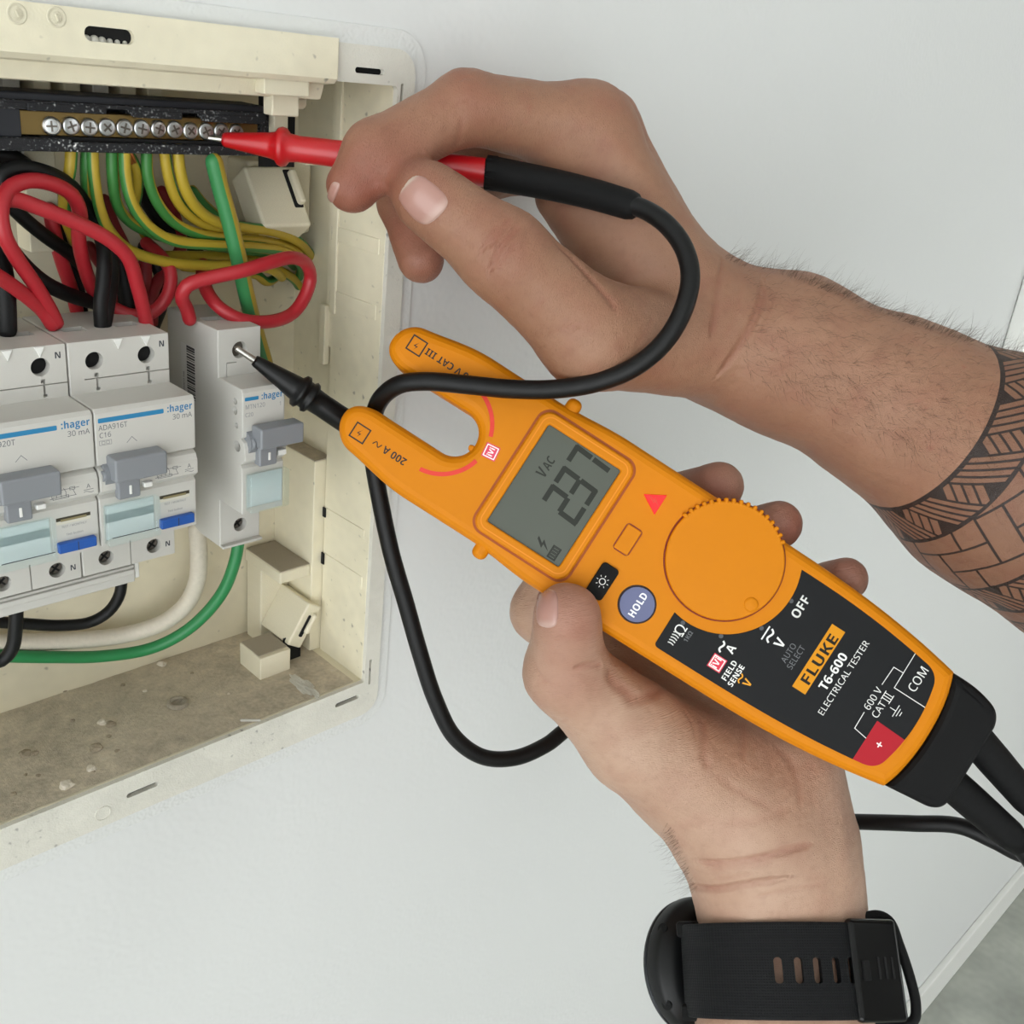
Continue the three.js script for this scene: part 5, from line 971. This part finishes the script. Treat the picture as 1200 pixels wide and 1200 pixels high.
  const t = thing('person', 'bent right hand and hairy forearm with a black geometric tattoo, holding the red probe', 'person', toWorld(origin)); t.quaternion.copy(camQ);
  part(t, 'arm_and_hand', skinGeometry(geo0, origin, axA, axB, vLen, paint), skin);
  part(t, 'thumbnail', nailGeometry(base, origin, 494.5, 233.5, -0.715, -0.70, 30, 25.5, 0.0005), nailMat, 'short pale nail');
  part(t, 'index_fingernail', nailGeometry(base, origin, 390, 226, -0.35, 0.94, 15, 6, 0.0006), nailMat, 'sliver of nail');
  // hair on the forearm and along its upper edge
  const spotsH = [];
  for (let i = 0; i < 1000; i++) { const f = Math.pow(rnd(), 0.8), x = 870 + f * 300, yt = 312 + (x - 870) * 0.30 + Math.max(0, x - 1000) * 0.02, yb = 505 + (x - 870) * 0.69; const g = rnd(); spotsH.push([x, yt + 4 + g * (yb - yt) * 0.62, 0.55 + rr(-0.5, 0.5), rr(-0.2, 0.9), 0.8]); }
  const top = []; for (let i = 0; i < 560; i++) { const f = rnd(), x = 850 + f * 350; const C9 = [[850, 295], [867, 304], [904, 311], [937, 322], [987, 341], [1050, 367], [1112, 387], [1200, 412]]; let q9 = 0; while (q9 < 6 && x > C9[q9 + 1][0]) q9++; const ys = C9[q9][1] + (C9[q9 + 1][1] - C9[q9][1]) * (x - C9[q9][0]) / (C9[q9 + 1][0] - C9[q9][0]); top.push([x, ys + rr(1, 8), 0.7 + rr(-0.6, 0.4), -0.3 + rr(-0.5, 0.5), 0.9]); }
  const hm = part(t, 'arm_hair', hairs(base, origin, spotsH.concat(top), 0.0085, 0.000052, 0.22), hairMat, 'fine dark hair'); hm.userData.kind = 'stuff';
}

// ---- the lower hand with the tester (a left hand, palm to the viewer) and the watch wrist
const handB = {};
{
  const e1 = V3(0.5405, 0.8413, 0), e2 = V3(-0.8413, 0.5405, 0), o = cf(649, 581, TD);
  const testerBox = (x, y, z) => {
    const px = x - o.x, py = y - o.y, u = px * e1.x + py * e1.y, v = px * e2.x + py * e2.y + 0.050, w = z - o.z + 0.0141;
    const qx = Math.abs(u) - (0.0306 - 0.0035) , qy = Math.abs(v) - 0.1045, qz = Math.abs(w) - (0.0142 - 0.0035);
    return Math.hypot(Math.max(qx, 0), Math.max(qy, 0), Math.max(qz, 0)) + Math.min(Math.max(qx, qy, qz), 0) - 0.0035;
  };
  const wristA = J(898, 1070, 0.402, 71), wristB = J(937, 1070, 0.402, 71);
  const forearm = [prim(wristA, J(888, 1330, 0.366, 82)), prim(wristB, J(958, 1330, 0.366, 82)), prim(J(884, 998, 0.400, 68), wristA), prim(J(926, 995, 0.404, 66), wristB)];
  const palm = [prim(J(884, 998, 0.400, 68), J(800, 908, 0.398, 60)), prim(J(900, 985, 0.402, 70), J(856, 900, 0.405, 64)), prim(J(924, 985, 0.404, 66), J(922, 905, 0.405, 58)), prim(J(922, 905, 0.405, 58), J(895, 830, 0.425, 50)), prim(J(856, 900, 0.405, 64), J(800, 800, 0.428, 52)), prim(J(790, 890, 0.402, 60), J(720, 780, 0.430, 46))];
  const thumb = [J(868, 955, 0.394, 68), J(746, 864, 0.384, 62), J(664, 787, 0.366, 47), J(665, 722, 0.3495, 39)];
  const index = [J(712, 770, 0.430, 42), J(637, 716, 0.428, 37), J(668, 640, 0.420, 31), J(700, 600, 0.412, 28)];
  const middle = [J(760, 760, 0.430, 42), J(735, 660, 0.430, 35), J(785, 590, 0.408, 32), J(842, 570, 0.386, 29.5)];
  const ring = [J(820, 780, 0.430, 40), J(815, 690, 0.432, 34), J(860, 632, 0.410, 31), J(912, 615, 0.387, 28)];
  const pinky = [J(880, 800, 0.428, 38), J(890, 740, 0.428, 31), J(935, 696, 0.408, 28), J(992, 678, 0.387, 25)];
  const base = makeField([
    group(palm, 0.009, 0.01), group(forearm, 0.008, 0.020), limb(thumb, 0.006, 0.012), limb(index, 0.004, 0.008), limb(middle, 0.004, 0.006), limb(ring, 0.004, 0.006), limb(pinky, 0.004, 0.006),
  ], (D, x, y, z) => (D > 0.014 ? D : smax(D, -testerBox(x, y, z), 0.002)));
  handB.base = base;
  const cr = [
    [[[809, 1007], [835, 1012], [862, 1011], [905, 1002], [940, 992], [955, 988]], 0.0015, 0.0012], [[[806, 1036], [822, 1041], [840, 1042], [880, 1036], [935, 1025]], 0.0018, 0.0012], [[[830, 1018], [870, 1017], [910, 1008]], 0.0003, 0.0010], [[[880, 1052], [920, 1044], [970, 1034]], 0.0003, 0.0010], [[[838, 1030], [862, 1028], [884, 1022]], 0.0003, 0.001],
    [[[672, 784], [684, 781], [697, 779], [706, 779]], 0.0012, 0.0011], [[[712, 786], [722, 800], [738, 814], [742, 822]], 0.0010, 0.0028], [[[745, 822], [762, 815], [785, 808]], 0.0008, 0.0020],
    [[[820, 838], [826, 860], [825, 885], [832, 905]], 0.0005, 0.0020], [[[870, 840], [872, 866], [868, 890]], 0.0004, 0.0018], [[[800, 830], [812, 850], [815, 868]], 0.0003, 0.0012], [[[905, 870], [925, 890], [935, 915], [938, 950]], 0.0004, 0.0018],
    [[[626, 775], [632, 790], [640, 800]], 0.0003, 0.0009], [[[622, 806], [640, 800], [655, 804]], 0.0002, 0.0009], [[[645, 838], [656, 845], [668, 842]], 0.0003, 0.0009], [[[648, 752], [664, 748], [684, 748]], 0.0002, 0.0009],
    [[[835, 905], [870, 930], [910, 950]], 0.0003, 0.0016], [[[850, 965], [890, 960], [930, 945]], 0.0003, 0.002],
    [[[985, 960], [990, 1000], [996, 1040]], -0.0006, 0.004],
  ].map(([p, d, w]) => crease(base, p, d, w)).filter(Boolean);
  const detail = (x, y, z) => base(x, y, z) + creaseSum(cr, x, y, z) + 0.00035 * noise.noise(x * 70 + 3, y * 70, z * 70) + 0.00012 * noise.noise(x * 300 + 3, y * 300, z * 300) + 0.00005 * noise.noise(x * 900, y * 900, z * 900);
  const origin = cf(917, 1137, 0.402);
  const lo = V3(cf(575, 0, 0.42).x, cf(0, 1420, 0.41).y, -0.472), hi = V3(cf(1045, 0, 0.42).x, cf(0, 520, 0.40).y, -0.322);
  const geo0 = meshField(base, detail, lo, hi, 0.00135);
  const baseC = lin('#b08d77'), red = lin('#8f5041'), pale = lin('#bd9f8a'), brown = lin('#916b5a');
  const spots = [[842, 570, 0.38, 0.022, 0.95], [912, 615, 0.38, 0.02, 0.95], [992, 678, 0.38, 0.02, 0.95], [665, 715, 0.345, 0.016, 0.6], [660, 790, 0.355, 0.016, 0.35], [720, 785, 0.39, 0.016, 0.5], [760, 915, 0.38, 0.012, 0.25], [848, 962, 0.375, 0.006, 0.3]].map(([a, b, d, r, s]) => ({ p: cf(a, b, d), r, s }));
  const paint = (p, c) => {
    c.copy(baseC);
    let k = 0; for (const s of spots) k += s.s * Math.exp(-p.distanceToSquared(s.p) / (s.r * s.r)); c.lerp(red, Math.min(0.85, k));
    c.lerp(pale, Math.max(0, Math.min(1, 0.4 + noise.noise(p.x * 40 + 2, p.y * 40, p.z * 40 + 5) * 0.9)) * 0.5);
    c.lerp(red, Math.max(0, noise.noise(p.x * 110, p.y * 110 + 4, p.z * 110) * 0.5 + 0.04) * 0.5);
    c.lerp(brown, Math.max(0, noise.noise(p.x * 420, p.y * 420, p.z * 420 + 9) * 0.3));
    const cs = creaseSum(cr, p.x, p.y, p.z); if (cs > 0.0001) c.lerp(red, Math.min(0.5, cs * 500));
  };
  const skin = phy({ vertexColors: true, roughness: 0.5, bumpMap: skinBump(8, 6), bumpScale: 0.0003, sheen: 0.15, sheenRoughness: 0.5, sheenColor: S('#ffd9c8') });
  const t = thing('person', 'left hand palm up under the tester, thumb on its edge, watch on the wrist', 'person', toWorld(origin)); t.quaternion.copy(camQ);
  part(t, 'arm_and_hand', skinGeometry(geo0, origin, cf(917, 1137, 0.402), cf(880, 900, 0.40), 0.16, paint), skin);
  part(t, 'thumbnail', nailGeometry(base, origin, 641, 712, 0.04, -1, 26, 14.5, 0.0005), nailMat, 'short pale nail');
  const side = []; for (let i = 0; i < 70; i++) { const f = rnd(); const y = 962 + f * 82; side.push([785 + (y - 976) * 0.39 + rr(1, 7), y, -0.8 + rr(-0.3, 0.3), 0.4 + rr(-0.6, 0.6), 1]); }
  const hm = part(t, 'arm_hair', hairs(base, origin, side, 0.008, 0.00005, 0.2), hairMat, 'fine dark hair'); hm.userData.kind = 'stuff';
}

// ---- the watch
{
  const D0 = 0.393, o = cf(917, 1137, D0), k = D0 / F, t = thing('wristwatch', 'black wristwatch with a perforated rubber strap and glossy buckle on the lower wrist', 'watch', toWorld(o)); t.quaternion.copy(camQ).multiply(new THREE.Quaternion().setFromAxisAngle(V3(1, 0, 0), -0.42));
  const a = 0.0354, b = 0.0290, ringShape = (gx, w) => { const s = new THREE.Shape(); s.absellipse(0, 0, a + gx + w, b + gx + w, 0, Math.PI * 2, false, 0); const h = new THREE.Path(); h.absellipse(0, 0, a + gx, b + gx, 0, Math.PI * 2, true, 0); s.holes.push(h); return s; };
  const W = 0.0322;
  const strapMat = phy({ specularIntensity: 0.4, color: S('#101113'), roughness: 0.62, bumpMap: (() => { const tx = noiseTex(64, (u, v) => { const x = (u * 2) % 1, y = (v * 2) % 1; const q = Math.min(Math.hypot(x - 0.5, y - 0.5), 0.5); return 1 - q * 1.6; }); tx.repeat.set(550, 550); return tx; })(), bumpScale: 0.0002 });
  let band = extr(ringShape(0, 0.0026), W, 0.0006, 2, 64).rotateX(Math.PI / 2).translate(0, W / 2, 0);
  const cuts = [889, 911.5, 933, 955.5, 975].map((px) => { const x = (px - 917) * (D0 - 0.0285) / F, z = b * Math.sqrt(Math.max(0, 1 - (x / a) ** 2)), an = Math.atan2(x / (a * a), z / (b * b)); return new RoundedBoxGeometry(0.0030, 0.0086, 0.012, 3, 0.0013).rotateY(an).translate(x, 0, z + 0.001); });
  band = carve(mergeVertices(band), cuts);
  const strap = part(t, 'strap', metreUV(band), strapMat, 'black rubber strap with a row of oval holes');
  // second layer of the strap, passing under the buckle
  const slab = (w, h, d, r) => new RoundedBoxGeometry(w, h, d, 5, r);
  const bk = part(t, 'buckle', slab(0.0225, 0.0345, 0.0042, 0.002).rotateY(0.42).translate(0.0285, 0.0002, 0.0225), phy({ color: S('#0a0a0b'), roughness: 0.16, specularIntensity: 0.6 }), 'glossy black buckle plate');
  part(bk, 'buckle_pin', slab(0.0035, 0.007, 0.0012, 0.0005).rotateY(0.42).translate(0.0236, 0.0, 0.0270), M.rubber);
  for (let i = 0; i < 3; i++) part(bk, 'groove', slab(0.0009, 0.0075, 0.0006, 0.00025).rotateY(0.42).translate(0.0292 + i * 0.0029, 0.0008, 0.0246 - i * 0.0013), M.black);
  const fp = [[1022, 1081, 0.384], [1046, 1077, 0.386], [1058, 1083, 0.388], [1066, 1110, 0.389], [1073, 1145, 0.389], [1075, 1172, 0.389], [1070, 1188, 0.388], [1050, 1193, 0.386], [1026, 1191, 0.384]].map(([x, y]) => V3((x - 937) * 0.000322, (1136 - y) * 0.000322, 0.0135));
  part(t, 'buckle_frame', tube(fp, 0.0019, { radial: 12, step: 0.0012 }), M.rubber, 'black wire frame of the buckle');
  // case on the back of the wrist
  const n = V3(-0.55, 0, -0.83).normalize(), q = new THREE.Quaternion().setFromUnitVectors(V3(0, 1, 0), n), C = V3(-0.0235, 0.0015, -0.0195);
  const cg = (prof, nn = 64) => lathe(prof, nn).applyQuaternion(q).translate(C.x, C.y, C.z);
  const cs = part(t, 'case', cg([[0.001, -0.003], [0.0195, -0.003], [0.0225, 0], [0.0255, 0.0018], [0.0265, 0.004], [0.0265, 0.0085], [0.0258, 0.0098], [0.001, 0.0098]]), phy({ color: S('#0f1011'), specularIntensity: 0.6, roughness: 0.4 }), 'round black case');
  part(cs, 'bezel', cg([[0.022, 0.0092], [0.0262, 0.0096], [0.0258, 0.0118], [0.0235, 0.0125], [0.022, 0.0112]]), std({ color: S('#2a2c2f'), roughness: 0.3, metalness: 0.6 }));
  part(cs, 'glass', cg([[0.001, 0.0112], [0.0222, 0.0112], [0.0222, 0.0104], [0.001, 0.0104]]), phy({ color: S('#050506'), roughness: 0.08 }));
  for (const y of [-0.012, 0.012]) part(cs, 'side_button', cyl(0.0022, 0.0022, 0.003, 16).applyQuaternion(new THREE.Quaternion().setFromUnitVectors(V3(0, 1, 0), V3(-0.6, y * 30, 0.7).normalize())).translate(C.x - 0.0195, C.y + y * 1.1, C.z + 0.0085), M.rubber);
  for (const y of [-1, 1]) part(t, 'lug', slab(0.012, 0.006, 0.008, 0.0015).rotateY(0.9).translate(-0.0335, y * 0.0145, -0.002), M.rubber);
}

renderer.render(scene, camera);
